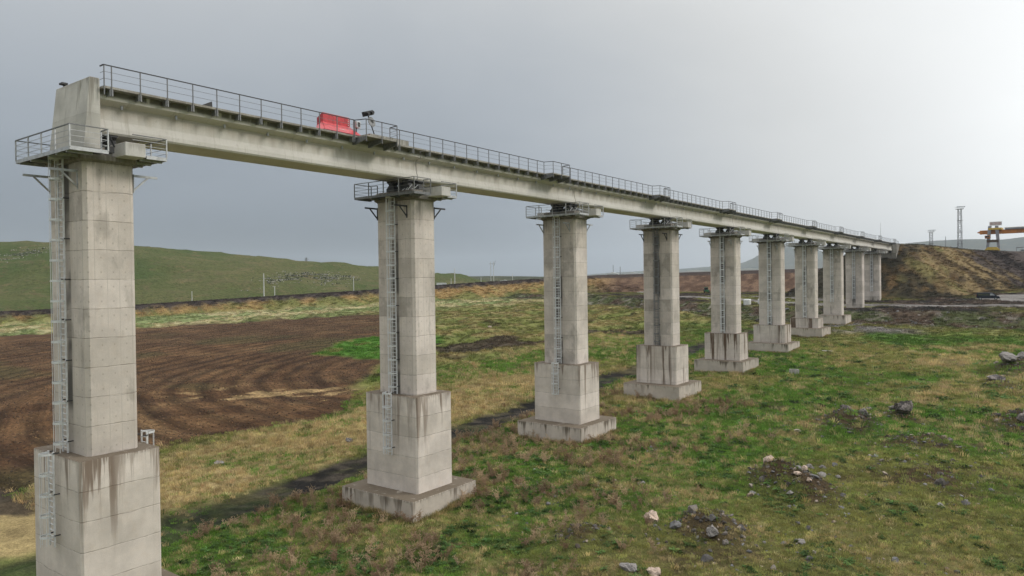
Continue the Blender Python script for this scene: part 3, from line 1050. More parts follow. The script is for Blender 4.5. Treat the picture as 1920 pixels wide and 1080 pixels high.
def ladder(parent, x, y, z0, z1, hoop0, dark=False, each=True, wall=0.25):
    mat = m_steel if dark else m_ladder
    ld = thing('ladder', '', None)
    del ld['label']
    ld.parent = parent
    ld.location = (x, y, 0)
    for s in (-1, 1):
        MB().box(s * 0.30 - 0.045, s * 0.30 + 0.045, -0.035, 0.035, z0, z1).build('stringer', mat, ld)
    z = z0 + 0.25
    if each:
        while z < z1:
            link('rung', rung_me_d if dark else rung_me, ld, (0, 0, z))
            z += 0.30
    else:
        mb = MB()
        while z < z1:
            mb.box(-0.27, 0.27, -0.018, 0.018, z - 0.018, z + 0.018)
            z += 0.30
        o = mb.build('rungs', mat, ld)
        o['kind'] = 'stuff'
    z = z1 - 0.10
    while z > hoop0:
        link('hoop', hoop_d if dark else hoop_l, ld, (0, 0, z))
        z -= 1.07
    for i in (2, 5, 8):
        a = PI * (1 + i / 10)
        cx, cy = 0.355 * math.cos(a), -0.10 + 0.455 * math.sin(a)
        MB().box(cx - 0.025, cx + 0.025, cy - 0.006, cy + 0.006, hoop0, z1 - 0.1).build('cage_strip', mat, ld)
    z = z0 + 0.6
    while z < z1:
        for s in (-1, 1):
            link('wall_anchor', anchor_me, ld, (s * 0.36, 0, z))
        z += 2.14
    return ld


def railing(parent, path, z, hgt, nmid, mat_post, mat_top, mat_mid, posts, pw=0.06):
    """posts and rails as sub-parts along a path of (x,y)"""
    for x, y in posts:
        MB().box(x - pw / 2, x + pw / 2, y - pw / 2, y + pw / 2, z, z + hgt - 0.02).build('post', mat_post, parent)
    for (a, b) in zip(path[:-1], path[1:]):
        MB().bar((*a, z + hgt), (*b, z + hgt), 0.06, 0.05).build('handrail', mat_top, parent)
        for i in range(nmid):
            h = hgt * (i + 1) / (nmid + 1)
            MB().bar((*a, z + h), (*b, z + h), 0.022, 0.022).build('mid_rail', mat_mid, parent)


def platform(parent, sgn, dark):
    """steel service platform on one side of the pier head; sgn -1: towards the free end"""
    mt = m_steel if dark else m_galv
    zt = 24.42
    ex, y_out, y_in = 3.36, 2.43, 1.40
    mb = MB()
    if sgn < 0:
        mb.box(-ex, ex, -y_out, -y_in, zt - 0.06, zt)
        for s in (-1, 1):
            a, b = sorted((s * 2.34, s * ex))
            mb.box(a, b, -y_in, -0.60, zt - 0.06, zt)
    else:
        mb.box(-ex, ex, y_in, y_out, zt - 0.06, zt)
        for s in (-1, 1):
            a, b = sorted((s * 2.34, s * ex))
            mb.box(a, b, 1.33, y_in, zt - 0.06, zt)
    pl = mb.build('service_platform', m_dsteel, parent)
    mb = MB()
    mb.box(-ex - 0.01, ex + 0.01, sgn * y_out - 0.012, sgn * y_out + 0.012, zt - 0.14, zt + 0.05)
    yi = -0.60 if sgn < 0 else 1.33
    for s in (-1, 1):
        a, b = sorted((sgn * y_out, yi))
        mb.box(s * ex - 0.012, s * ex + 0.012, a, b, zt - 0.14, zt + 0.05)
    mb.build('edge_channel', mt, pl)
    for x in (-2.9, -1.45, 0.75, 1.7, 2.9):
        a, b = sorted((sgn * 1.2, sgn * (y_out - 0.02)))
        MB().box(x - 0.05, x + 0.05, a, b, zt - 0.22, zt - 0.065).build('joist', mt, pl)
    if sgn < 0:
        path = [(-ex, -0.62), (-ex, -y_out), (ex, -y_out), (ex, -0.62)]
        posts = [(x, -y_out) for x in (-ex, -1.68, 0, 1.68, ex)] + [(-ex, -0.62), (ex, -0.62), (ex - 0.75, -0.62), (-ex + 0.75, -0.62)]
        railing(pl, path, zt, 1.12, 3, mt, m_steel, mt, posts)
        railing(pl, [(ex, -0.62), (ex - 0.75, -0.62)], zt, 1.12, 3, mt, m_steel, mt, [])
        railing(pl, [(-ex, -0.62), (-ex + 0.75, -0.62)], zt, 1.12, 3, mt, m_steel, mt, [])
    else:
        path = [(-ex, 1.40), (-ex, y_out), (ex, y_out), (ex, 0.62)]
        posts = [(x, y_out) for x in (-ex, -1.68, 0, 1.68, ex)]
        railing(pl, path, zt, 1.05, 3, mt, m_steel, mt, posts)
    return pl


def bracket(parent, x, y, sgn, dark):
    mt = m_dsteel if dark else m_galv
    mb = MB()
    mb.bar((x, y, 23.52), (x, y + sgn * 1.32, 23.52), 0.09, 0.12)
    mb.bar((x, y + sgn * 0.02, 22.72), (x, y + sgn * 0.80, 23.47), 0.08, 0.08)
    mb.box(x - 0.05, x + 0.05, y - 0.0, y + sgn * 0.03, 22.6, 23.6) if sgn > 0 else mb.box(x - 0.05, x + 0.05, y - 0.03, y, 22.6, 23.6)
    mb.build('support_bracket', mt, parent)


ORD = ['first', 'second', 'third', 'fourth', 'fifth', 'sixth', 'seventh', 'eighth', 'ninth', 'tenth']
PLAB = ['tallest and nearest concrete bridge pier, with a sloping end wall on its head',
        'second concrete pier from the free bridge end, dark patches beside its ladder, wide square footing',
        'third concrete pier from the free end, with a short second ladder on its plinth',
        'fourth concrete pier from the free bridge end, with a dark grey ladder and rust-streaked plinth',
        'fifth concrete pier from the free bridge end, brown runs on its low plinth',
        'sixth concrete pier from the free bridge end, squat stained plinth on a footing',
        'seventh concrete pier from the free bridge end, cracked near its foot on a two-step base',
        'eighth concrete pier from the free bridge end, standing on a single footing block',
        'ninth concrete pier from the free end, bare shaft rising from the dirt',
        'tenth and last concrete pier, short shaft just before the earth embankment']

shaft_cache = {}
for k in range(10):
    y0 = k * SPAN
    near = k < 3
    p = thing('bridge_pier', PLAB[k], 'bridge pier', (0, y0, 0), 0, 'concrete piers of the viaduct')
    zb = ZSB[k]
    foot = zb
    if ZST[k] is None:
        foot = H(0, y0) - 1.2
        zb = foot
    lv = lifts(Z_TOP - zb + (0.02 if ZST[k] is not None else 0), 1.53)
    sh = chamfered(WX / 2, WY / 2, 0.20, lv).build('shaft', m_shaft, p, (0, 0, Z_TOP))
    if k in (1,):
        pass
    if k < 7:
        ph = ZSB[k] - ZST[k]
        pl = chamfered(PX / 2, PY / 2, 0.12, lifts(ph + 0.02, 1.55)).build('plinth', m_plinth if k < 3 else m_plinth_b, p, (0, 0, ZSB[k]))
    if ZST[k] is not None:
        g = min(H(3.9, y0 - 3.6), H(-3.9, y0 - 3.6), H(3.9, y0 + 3.6), H(-3.9, y0 + 3.6), ZST[k] - 1.2)
        sx, sy = (SX, SY) if k < 7 else (6.6, 6.0)
        MB().box(-sx / 2, sx / 2, -sy / 2, sy / 2, g - 0.6 - ZST[k], 0).build('foundation_slab', m_slab, p, (0, 0, ZST[k] + 0.004 * k), bevel=0.05)
    # head
    mb = chamfered(2.28, 1.42, 0.15, [(0.36, 0.0), (0.10, 0.0), (0.0, 0.14), (-0.02, 0.14)])
    mb.build('pier_cap', m_cap, p, (0, 0, Z_TOP + 0.021))
    xb = 3.40 if k == 0 else 3.75
    MB().box(-xb, xb, 0.22, 1.28, -0.72, 0).build('cross_block', m_block, p, (0, 0, 25.04), bevel=0.03)
    MB().box(-1.95, 1.95, -1.15, 0.21, -0.45, 0).build('bearing_seat', m_cap, p, (0, 0, 24.83), bevel=0.03)
    for sx_ in (-0.85, 0.85):
        for sy_ in ((0.55,) if k == 0 else (-0.55, 0.55)):
            mb = MB()
            mb.box(sx_ - 0.46, sx_ + 0.46, sy_ - 0.30, sy_ + 0.30, 25.055 if sy_ > 0 else 24.835, 25.16)
            mb.prism([(sx_ - 0.42, 25.165), (sx_ + 0.42, 25.165), (sx_ + 0.22, 25.40), (sx_ + 0.22, 25.46), (sx_ + 0.42, 25.60), (sx_ - 0.42, 25.60), (sx_ - 0.22, 25.46), (sx_ - 0.22, 25.40)], sy_ - 0.26, sy_ + 0.26)
            mb.box(sx_ - 0.38, sx_ + 0.38, sy_ - 0.32, sy_ + 0.32, 25.605, 25.70)
            mb.build('bearing', m_dsteel, p)
    platform(p, -1, k in (1,))
    platform(p, 1, False)
    dk = k in (1, 3)
    for xx in (-1.9, 1.45):
        bracket(p, xx, -WY / 2, -1, dk)
    bracket(p, 1.9, WY / 2, 1, dk)
    bracket(p, -1.9, WY / 2, 1, dk)
    if k < 8:
        l_b = zb + 0.05
    else:
        l_b = H(0, y0) + (2.2 if k == 8 else 2.5)
    if k == 7:
        l_b = 11.5
    ladder(p, 0.02, -WY / 2 - 0.25, l_b, 24.36, l_b + (0.05 if k < 8 else 0.3), dark=(k == 3), each=near)
    if k < 3:
        ladder(p, 0.10, -PY / 2 - 0.25, (4.0, 3.98, 5.53)[k], 8.95, (4.0, 3.98, 5.53)[k] + 0.1, each=True)
        if k == 0:
            lad2 = ladder(p, 0.6, PY / 2 + 0.25, 4.2, 9.3, 8.0, each=True, wall=0.25)
            lad2.rotation_euler = (0, 0, PI)
    # a conduit up the face
    if k == 0:
        pts = [(-2.2, -1.25), (2.05, -1.25), (2.05, -0.36), (-2.2, -0.36)]
        tp = [(-2.1, -0.86), (1.98, -0.86), (1.98, -0.36), (-2.1, -0.36)]
        vs = [(x, y, -3.75) for x, y in pts] + [(x, y, 0) for x, y in tp]
        MB().add(vs, [(0, 1, 2, 3), (7, 6, 5, 4), (0, 4, 5, 1), (1, 5, 6, 2), (2, 6, 7, 3), (3, 7, 4, 0)]).build('end_wall', m_wall, p, (0, 0, 28.46), bevel=0.04)
        mb = MB()
        mb.bar((-1.75, -0.6, 28.42), (-1.75, -0.6, 28.72), 0.07)
        mb.box(-2.0, -1.6, -0.75, -0.45, 28.70, 28.80)
        mb.build('survey_stub', m_dsteel, p)
        mb = MB()
        mb.box(2.6, 3.0, -0.45, -0.15, 24.43, 24.75)
        mb.bar((2.7, -0.3, 24.75), (3.0, -0.5, 25.2), 0.12)
        mb.bar((2.9, -0.1, 24.75), (2.75, -0.3, 25.4), 0.09)
        mb.build('hydraulic_jack', m_black, p)
    else:
        # loose white packing on the bearing seat, seen between the rails
        mb = MB()
        for i in range(5):
            xx = 0.6 + i * 0.32
            mb.bar((xx, -1.0 + 0.1 * (i % 2), 24.84), (xx + 0.22, -0.75, 24.84 + 0.22 + 0.1 * (i % 3)), 0.12, 0.05)
        mb.build('bearing_shim', m_white, p)

# ------------------------------------------------------------------ girders
PROFILE = [(-1.28, 0), (1.28, 0), (1.36, 0.10), (1.36, 0.34), (1.24, 0.75), (1.22, 1.52), (1.75, 1.74), (1.75, 2.205), (1.55, 2.205), (1.55, 1.95), (-1.55, 1.95), (-1.55, 2.205), (-1.75, 2.205), (-1.75, 1.74), (-1.22, 1.52), (-1.24, 0.75), (-1.36, 0.34), (-1.36, 0.10)]
GZ0 = 25.72
post_me = MB().box(-0.024, 0.024, -0.024, 0.024, 27.56, 29.11).mesh('railing_post', m_rail)
bk = MB()
bk.box(1.76, 2.26, -0.06, 0.06, 27.90, 27.925)
bk.box(1.76, 2.26, -0.06, 0.06, 27.60, 27.625)
bk.box(1.76, 2.26, -0.012, 0.012, 27.626, 27.899)
bk.box(2.20, 2.26, -0.09, 0.09, 27.56, 27.90)
bracket_me = bk.mesh('walkway_bracket', m_mid)
drain_me = MB().tube((1.42, 0, 27.34), (1.42, 0, 27.12), 0.075, n=10).mesh('drain_pipe', m_galv)
lb = MB()
lb.prism([(1.76, 27.45), (1.95, 27.45), (3.16, 27.70), (3.16, 27.915), (1.76, 27.915)], -0.06, 0.06)
longbr_me = lb.mesh('refuge_bracket', m_steel)
m_walk = concrete('concrete_walkway', (0.40, 0.385, 0.35), lift=9, line=0, streak=0.4, streak_len=0.4)
GLAB = ['nearest bridge span of pale concrete girder with railing, starting at the sloping end wall']
for k in range(1, 10):
    GLAB.append('%s concrete bridge span from the free end, girder with railed walkway' % ORD[k])
GLAB[9] = 'last concrete bridge span, girder with railed walkway landing on the earth embankment'
for k in range(10):
    ya = k * SPAN + (0.04 if k else -0.30)
    yb = (k + 1) * SPAN - 0.04
    ln = yb - ya
    g = thing('bridge_girder', GLAB[k], 'bridge span', (0, ya, 0), 0, 'concrete spans of the viaduct')
    mb = MB().prism(PROFILE, 0, ln)
    mb.build('beam', m_girder, g, (0, 0, GZ0))
    o = MB().box(-1.53, 1.53, 0.02, ln - 0.02, 27.68, 27.80).build('ballast_bed', m_ballast, g)
    y = 0.40 if k == 0 else 0.55 - 0.04
    posts = []
    while y < ln - 0.15:
        posts.append(y)
        y += 1.505
    b0 = 17.0 - (ya - k * SPAN)
    b1 = b0 + 3.05
    if k == 0:
        posts.insert(0, 0.02)
    prev = None
    for y in posts:
        if b0 - 0.1 < y < b1 - 0.1:
            continue
        link('railing_post', post_me, g, (2.29, y, 0))
        if y > 0.1:
            link('walkway_bracket', bracket_me, g, (0, y, 0))
    # walkway slabs
    edges = [0.0] + [posts[i] for i in range(1 if k else 2, len(posts))] + [ln]
    for a, b in zip(edges[:-1], edges[1:]):
        if b - a > 0.2:
            MB().box(1.70, 2.27, a + 0.012, b - 0.012, 27.932, 28.05).build('walkway_slab', m_walk, g)
    # refuge
    for i, yy in enumerate((b0 + 0.02, b0 + 1.52, b1 - 0.02)):
        link('refuge_bracket', longbr_me, g, (0, yy, 0))
        link('railing_post', post_me, g, (3.19, yy, 0))
    MB().box(2.29, 3.17, b0, b1, 27.935, 28.045).build('refuge_slab', m_walk, g)
    link('railing_post', post_me, g, (2.29, b0 - 0.25, 0))
    link('railing_post', post_me, g, (2.29, b1 + 0.12, 0))
    path = [(2.29, 0.0), (2.29, b0 - 0.25), (3.19, b0 + 0.02), (3.19, b1 - 0.02), (2.29, b1 + 0.12), (2.29, ln)]
    if k == 0:
        path = [(1.85, 0.02)] + path
    for (a, b) in zip(path[:-1], path[1:]):
        MB().bar((*a, 29.13), (*b, 29.13), 0.06, 0.05).build('handrail', m_dsteel, g)
        for h in (28.42, 28.78):
            MB().bar((*a, h), (*b, h), 0.018, 0.018).build('mid_rail', m_rail, g)
    y = 1.3
    while y < ln - 0.5:
        link('drain_pipe', drain_me, g, (0, y, 0))
        y += 3.06
    if k == 0:
        MB().box(0.9, 1.54, 19.2, 23.2, 27.9, 28.62).build('ballast_wall', m_wall, g)
    if k == 8:
        MB().tube((2.29, 216 - ya - 0.4, 29.1), (2.29, 216 - ya - 0.4, 33.2), 0.04, 0.02, 6).build('aerial_rod', m_steel, g)

# abutment
ab = thing('bridge_abutment', 'grey concrete abutment half buried in the earth slope under the last span', 'abutment', (0, 240, 0))
MB().box(-2.6, 2.6, 0.03, 1.4, -6.0, 0).build('seat_wall', m_cap, ab, (0, 0, 25.0), bevel=0.03)
MB().box(-2.6, 2.6, 0.9, 1.38, 0.01, 2.9).build('back_wall', m_wall, ab, (0, 0, 25.0), bevel=0.03)
for s in (-1, 1):
    vs = []
    for x in (s * 2.62, s * 2.20):
        vs += [(x, 1.41, -4.0), (x, 6.5, 0.5), (x, 6.5, 2.9), (x, 1.41, 2.9)]
    MB().add(vs, [(0, 1, 2, 3), (7, 6, 5, 4), (0, 4, 5, 1), (1, 5, 6, 2), (2, 6, 7, 3), (3, 7, 4, 0)]).build('wing_wall', m_cap, ab, (0, 0, 25.0))
for s in (-0.85, 0.85):
    MB().box(s - 0.35, s + 0.35, 0.05 - 0.5, 0.6 - 0.5, 0.01 + 0.0, 0.70).build('bearing', m_dsteel, ab, (0, 0.5, 25.0))
MB().box(2.25, 2.33, 0.05, 6.0, 28.9, 29.0).build('handrail', m_steel, ab)
for y in (0.1, 2, 4, 6):
    MB().box(2.25, 2.33, y, y + 0.06, 27.9, 28.9).build('railing_post', m_steel, ab)

# ------------------------------------------------------------------ things on the deck
# red steel chute: upright back with flared apron
rc = thing('red_chute', 'bright red sheet-metal chute with flared apron lying on the bridge deck', 'chute', (0.3, 16.6, 27.80))


def plate(name, quad, t, mat, par):
    q = [Vector(p) for p in quad]
    nrm = (q[1] - q[0]).cross(q[3] - q[0]).normalized() * t
    vs = [tuple(p) for p in q] + [tuple(p - nrm) for p in q]
    return MB().add(vs, [(0, 1, 2, 3), (7, 6, 5, 4), (0, 4, 5, 1), (1, 5, 6, 2), (2, 6, 7, 3), (3, 7, 4, 0)]).build(name, mat, par)


plate('back_plate', [(0, -1.1, 1.34), (0, 1.35, 1.34), (0, 1.35, 1.98), (0, -1.1, 1.98)], 0.06, m_red, rc)
plate('apron', [(1.25, -1.9, 0.50), (1.25, 1.45, 0.50), (0.01, 1.36, 1.33), (0.01, -1.1, 1.33)], 0.05, m_red, rc)
plate('side_plate', [(0, -1.12, 0.0), (0, -1.12, 1.96), (-0.6, -1.12, 1.65), (-0.6, -1.12, 0.0)], 0.05, m_red, rc)
plate('side_plate', [(0, 1.37, 0.0), (0, 1.37, 1.96), (-0.6, 1.37, 1.65), (-0.6, 1.37, 0.0)], 0.05, m_red, rc)
plate('wing', [(0.9, -2.35, 0.42), (1.24, -1.92, 0.50), (0.0, -1.14, 1.32), (-0.2, -1.5, 0.95)], 0.04, m_red, rc)
plate('wing', [(1.24, 1.47, 0.50), (1.1, 2.15, 0.30), (0.0, 1.6, 1.0), (0.0, 1.38, 1.32)], 0.04, m_red, rc)
for y in (-1.0, 1.2):
    MB().bar((0.9, y, 0.0), (0.9, y, 0.60), 0.06).build('leg', m_red, rc)
for i in range(4):
    MB().tube((0.002, 1.26, 1.42 + i * 0.15), (0.03, 1.26, 1.42 + i * 0.15), 0.035, n=8).build('bolt', m_white, rc)
MB().bar((0.80, -0.25, 0.81), (0.80, 0.35, 0.81), 0.10, 0.012, (0.4, 0, 0.9)).build('white_label', m_white, rc)
bx = thing('junction_box', 'small grey electrical box on a short arm beside the red chute', 'electrical box', (1.0, 18.0, 27.80))
MB().box(-0.2, 0.2, -0.12, 0.28, 1.15, 1.62).build('housing', m_galv, bx, bevel=0.02)
MB().box(0.202, 0.215, 0.0, 0.22, 1.22, 1.55).build('face_plate', m_dsteel, bx)
MB().bar((0, 0.02, 0.0), (0, 0.02, 1.16), 0.06).build('arm', m_dsteel, bx)
sg = thing('railway_signal', 'tilted railway signal with black twin head and round disc on the bridge deck', 'signal', (0.5, 20.25, 28.62))
MB().tube((0, 0.12, 0.0), (0, -0.62, 1.66), 0.045, n=8).build('mast', m_dsteel, sg)
dsc = MB().tube((0.08, -0.34, 1.15), (0.12, -0.335, 1.16), 0.40, n=28).build('disc', m_steel, sg)
MB().tube((0.121, -0.33, 1.16), (0.14, -0.33, 1.16), 0.15, n=16).build('lens', m_black, dsc)
hd = MB()
hd.bar((0.05, -1.1, 1.60), (0.05, -0.25, 1.88), 0.30, 0.36)
hd.build('head', m_black, sg)
for t in (0.25, 0.75):
    c = Vector((0.21, -1.1 + 0.85 * t, 1.60 + 0.28 * t))
    MB().tube(c, c + Vector((0.22, 0, 0.0)), 0.13, n=14).build('hood', m_black, sg)
wd = MB().prism([(0, 0), (0.5, 0), (0.5, 0.06), (0, 0.06)], 0, 0.01)
wd = MB().add([(0, 6.45, 27.80), (0, 7.25, 27.80), (0, 7.15, 28.98), (0, 6.45, 28.62), (0.05, 6.45, 27.80), (0.05, 7.25, 27.80), (0.05, 7.15, 28.98), (0.05, 6.45, 28.62)],
              [(0, 1, 2, 3), (7, 6, 5, 4), (0, 4, 5, 1), (1, 5, 6, 2), (2, 6, 7, 3), (3, 7, 4, 0)]).build('warning_board', m_black)
tag(wd, 'black wedge-shaped board standing on the deck near the free bridge end', 'board')

# ================================================================== FAR THINGS
def ground_pt(x, y, dz=0.0):
    return (x, y, H(x, y) + dz)


# van
vx, vy = 28.3, 217.0
van = thing('van', 'dark blue van standing on the gravel road below the earth embankment', 'van', ground_pt(vx, vy, 0.12), math.radians(4))
prof = [(-2.65, 0.42), (-2.68, 1.0), (-2.55, 1.86), (-2.35, 1.96), (0.75, 1.96), (1.05, 1.86), (1.95, 1.16), (2.55, 0.98), (2.66, 0.72), (2.62, 0.40)]


def side(poly, y0, y1):
    n = len(poly)
    mb = MB()
    vs = [(x, y0, z) for x, z in poly] + [(x, y1, z) for x, z in poly]
    fs = [(i, (i + 1) % n, (i + 1) % n + n, i + n) for i in range(n)] + [tuple(range(n - 1, -1, -1)), tuple(range(n, 2 * n))]
    return mb.add(vs, fs)


side(prof, -0.95, 0.95).build('body', m_car, van, bevel=0.08)
for sy_ in (-1, 1):
    ya_, yb_ = sorted((sy_ * 0.951, sy_ * 0.965))
    side([(0.45, 1.22), (0.45, 1.74), (0.95, 1.74), (1.62, 1.24)], ya_, yb_).build('side_window', m_roofgrey, van)  # pale grey instead of glass, a reflection put into the pane colour
    side([(-2.3, 1.22), (-2.3, 1.72), (0.35, 1.72), (0.35, 1.22)], ya_, yb_).build('side_window', m_glass, van)
mb = MB().add([(1.08, -0.85, 1.84), (1.08, 0.85, 1.84), (1.96, 0.9, 1.18), (1.96, -0.9, 1.18), (1.10, -0.85, 1.86), (1.10, 0.85, 1.86), (1.98, 0.9, 1.20), (1.98, -0.9, 1.20)],
              [(0, 1, 2, 3), (7, 6, 5, 4), (0, 4, 5, 1), (1, 5, 6, 2), (2, 6, 7, 3), (3, 7, 4, 0)])
mb.build('windscreen', m_glass, van)
for wx in (-1.75, 1.75):
    for s in (-1, 1):
        a, b = sorted((s * 0.72, s * 0.97))
        wl = MB().tube((wx, a, 0.34), (wx, b, 0.34), 0.34, n=20).build('wheel', m_tyre, van)
        MB().tube((wx, s * 0.971, 0.34), (wx, s * 0.985, 0.34), 0.20, n=16).build('rim', m_galv, wl)
for s in (-1, 1):
    a, b = sorted((s * 0.55, s * 0.90))
    MB().box(2.56, 2.68, a, b, 0.78, 0.98).build('headlight', m_lampglass, van)
    MB().box(-2.70, -2.64, a, b, 1.0, 1.4).build('tail_light', m_red, van)
MB().box(2.62, 2.72, -0.9, 0.9, 0.40, 0.60).build('bumper', m_black, van)


# lattice floodlight masts
def mast(x, y, ztop, wdt, label):
    zb = H(x, y)
    t = thing('floodlight_mast', label, 'light mast', (x, y, zb), 0.4, 'floodlight masts on the yard')
    h = ztop - zb
    hw = wdt / 2
    for sx_ in (-1, 1):
        for sy_ in (-1, 1):
            MB().bar((sx_ * hw, sy_ * hw, -0.3), (sx_ * hw * 0.8, sy_ * hw * 0.8, h), 0.20).build('leg', m_crane_grey, t)
    mb = MB()
    nst = int(h / 2.4)
    for i in range(nst):
        z0, z1 = h * i / nst, h * (i + 1) / nst
        for a, b in (((-1, -1), (1, -1)), ((1, -1), (1, 1)), ((1, 1), (-1, 1)), ((-1, 1), (-1, -1))):
            f0 = hw * (1 - 0.2 * z0 / h)
            f1 = hw * (1 - 0.2 * z1 / h)
            if i % 2:
                a, b = b, a
            mb.bar((a[0] * f0, a[1] * f0, z0), (b[0] * f1, b[1] * f1, z1), 0.10)
            mb.bar((a[0] * f1, a[1] * f1, z1), (b[0] * f1, b[1] * f1, z1), 0.10)
    mb.build('lattice', m_crane_grey, t)
    for f in (0.27, 0.52, 0.76):
        MB().box(-hw * 1.25, hw * 1.25, -hw * 1.25, hw * 1.25, h * f, h * f + 0.18).build('rest_platform', m_crane_grey, t)
    MB().box(-hw * 1.7, hw * 1.7, -hw * 1.7, hw * 1.7, h, h + 0.25).build('lamp_platform', m_crane_grey, t)
    mb = MB()
    for s in (-1, 1):
        mb.box(s * hw * 2 - 0.04, s * hw * 2 + 0.04, -hw * 2, hw * 2, h + 1.0, h + 1.1)
        mb.box(-hw * 2, hw * 2, s * hw * 2 - 0.04, s * hw * 2 + 0.04, h + 1.12, h + 1.2)
    mb.build('guard_rail', m_crane_grey, t)
    for i in range(5):
        xx = -hw * 1.8 + i * hw * 0.9
        MB().box(xx - 0.3, xx + 0.3, -hw * 2.3, -hw * 2.05, h + 0.9, h + 1.5).build('floodlight', m_roofgrey, t)
    return t


mast(1.1, 460, 54.8, 1.9, 'tall lattice floodlight mast standing left of the gantry crane')
mast(-28.9, 598, 50.0, 2.2, 'shorter, more distant lattice floodlight mast above the earth embankment')

# gantry crane
cx_, cy_ = 20.0, 409.0
gz = H(cx_, cy_)
cr = thing('gantry_crane', 'orange and grey gantry crane with a red sign on top on the far yard', 'crane', (cx_, cy_, gz + 1.8), math.radians(-8))
MB().box(-6.0, 60, -1.0, -0.1, 9.5, 11.4).build('main_beam', m_orange, cr, bevel=0.05)
MB().box(-4.0, 60, 1.2, 2.1, 9.5, 11.4).build('main_beam', m_orange, cr, bevel=0.05)
MB().add([(-6.0, -1.0, 9.9), (-6.0, -0.1, 9.9), (-6.0, -0.1, 11.0), (-6.0, -1.0, 11.0), (-7.2, -0.6, 10.35), (-7.2, -0.5, 10.35), (-7.2, -0.5, 10.6), (-7.2, -0.6, 10.6)],
         [(0, 1, 2, 3), (7, 6, 5, 4), (0, 4, 5, 1), (1, 5, 6, 2), (2, 6, 7, 3), (3, 7, 4, 0)]).build('beam_tip', m_orange, cr)
for x0_, x1_ in ((-3.2, -1.6), (2.4, 1.2)):
    mb = MB()
    mb.add([(x0_ - 0.5, -1.9, -3.2), (x0_ + 0.5, -1.9, -3.2), (x0_ + 0.5, -1.0, -3.2), (x0_ - 0.5, -1.0, -3.2), (x1_ - 0.7, -1.9, 13.4), (x1_ + 0.7, -1.9, 13.4), (x1_ + 0.7, -1.0, 13.4), (x1_ - 0.7, -1.0, 13.4)],
           [(0, 1, 2, 3), (7, 6, 5, 4), (0, 4, 5, 1), (1, 5, 6, 2), (2, 6, 7, 3), (3, 7, 4, 0)])
    mb.build('leg', m_crane_grey, cr)
    mb = MB()
    mb.add([(x0_ - 0.5 + 44, -1.9, -3.2), (x0_ + 44.5, -1.9, -3.2), (x0_ + 44.5, -1.0, -3.2), (x0_ + 43.5, -1.0, -3.2), (x1_ + 43.3, -1.9, 9.4), (x1_ + 44.7, -1.9, 9.4), (x1_ + 44.7, -1.0, 9.4), (x1_ + 43.3, -1.0, 9.4)],
           [(0, 1, 2, 3), (7, 6, 5, 4), (0, 4, 5, 1), (1, 5, 6, 2), (2, 6, 7, 3), (3, 7, 4, 0)])
    mb.build('leg', m_crane_grey, cr)
MB().box(-2.9, 2.0, -2.2, -0.9, 5.4, 6.6).build('tie_beam', m_rust, cr)
MB().box(-3.6, -1.5, -2.6, -0.4, 7.3, 8.8).build('driver_cab', m_orange, cr, bevel=0.05)
MB().box(-3.5, -1.6, -2.62, -2.60, 7.8, 8.5).build('cab_window', m_glass, cr)
MB().box(-2.2, 3.2, -2.0, 2.4, 11.45, 12.4).build('trolley', m_yellow, cr, bevel=0.05)
MB().box(4.5, 18, -1.4, 0.3, 11.45, 12.3).build('machine_house', m_crane_grey, cr, bevel=0.05)
sgn_ = MB().box(-1.7, 3.4, -1.85, -1.75, 13.5, 15.4).build('sign_frame', m_white, cr)
mb = MB()
for i in range(9):
    xx = -1.5 + i * 0.55
    mb.box(xx, xx + 0.18, -1.90, -1.86, 13.8, 15.1)
mb.build('sign_lettering', m_sign, sgn_)
mb = MB()
for i in range(28):
    xx = 4 + i * 2
    mb.box(xx, xx + 0.06, -0.98, -0.92, 11.41, 12.4)
mb.box(4, 60, -0.98, -0.92, 12.41, 12.47)
mb.build('guard_rail', m_yellow, cr)

# yellow roofed cabin, blue-framed shed
yx, yy = 20.3, 388.0
cb = thing('yard_cabin', 'low yard cabin with a bright yellow roof in front of the crane', 'cabin', ground_pt(yx, yy))
MB().box(-2.6, 2.8, -2, 2, -0.3, 2.8).build('wall', m_yellow, cb)
side([(-3.2, 2.81), (3.2, 2.81), (1.6, 4.2), (-1.8, 4.2)], -2.3, 2.3).build('roof', m_yellow, cb)
MB().box(-1.0, 0.0, -2.03, -2.005, 1.2, 2.2).build('window', m_glass, cb)
sx0, sy0 = 33.6, 372.0
sh = thing('open_shed', 'grey framed open shed with a white sheet at the far edge of the yard', 'shed', ground_pt(sx0, sy0))
for x in (-3.6, 0, 3.6):
    MB().box(x - 0.1, x + 0.1, -1.6, -1.4, -0.3, 3.2).build('post', m_crane_grey, sh)
MB().box(-3.8, 3.8, -1.7, 1.7, 3.21, 3.45).build('roof', m_crane_grey, sh)
MB().box(-2.2, 3.4, 0.8, 1.0, -0.3, 2.4).build('white_sheet', m_white, sh)


# poles
def pole(x, y, h, r, label, arm=0, mat=None):
    zb = H(x, y)
    t = thing('utility_pole', label, 'pole', (x, y, zb), 0, 'poles along the far railway')
    MB().tube((0, 0, -0.3), (0, 0, h), r, r * 0.7, 8).build('shaft', mat or m_pole, t)
    if arm:
        MB().bar((-arm, 0, h - 0.5), (arm, 0, h - 0.5), 0.14).build('cross_arm', m_steel, t)
        for s in (-1, 1):
            MB().tube((s * arm * 0.9, 0, h - 0.42), (s * arm * 0.9, 0, h - 0.05), 0.07, n=6).build('insulator', m_white, t)
    return t


def top_pole(x, y, zt, r, label, arm=0, mat=None):
    return pole(x, y, max(2.0, zt - H(x, y)), r, label, arm, mat)


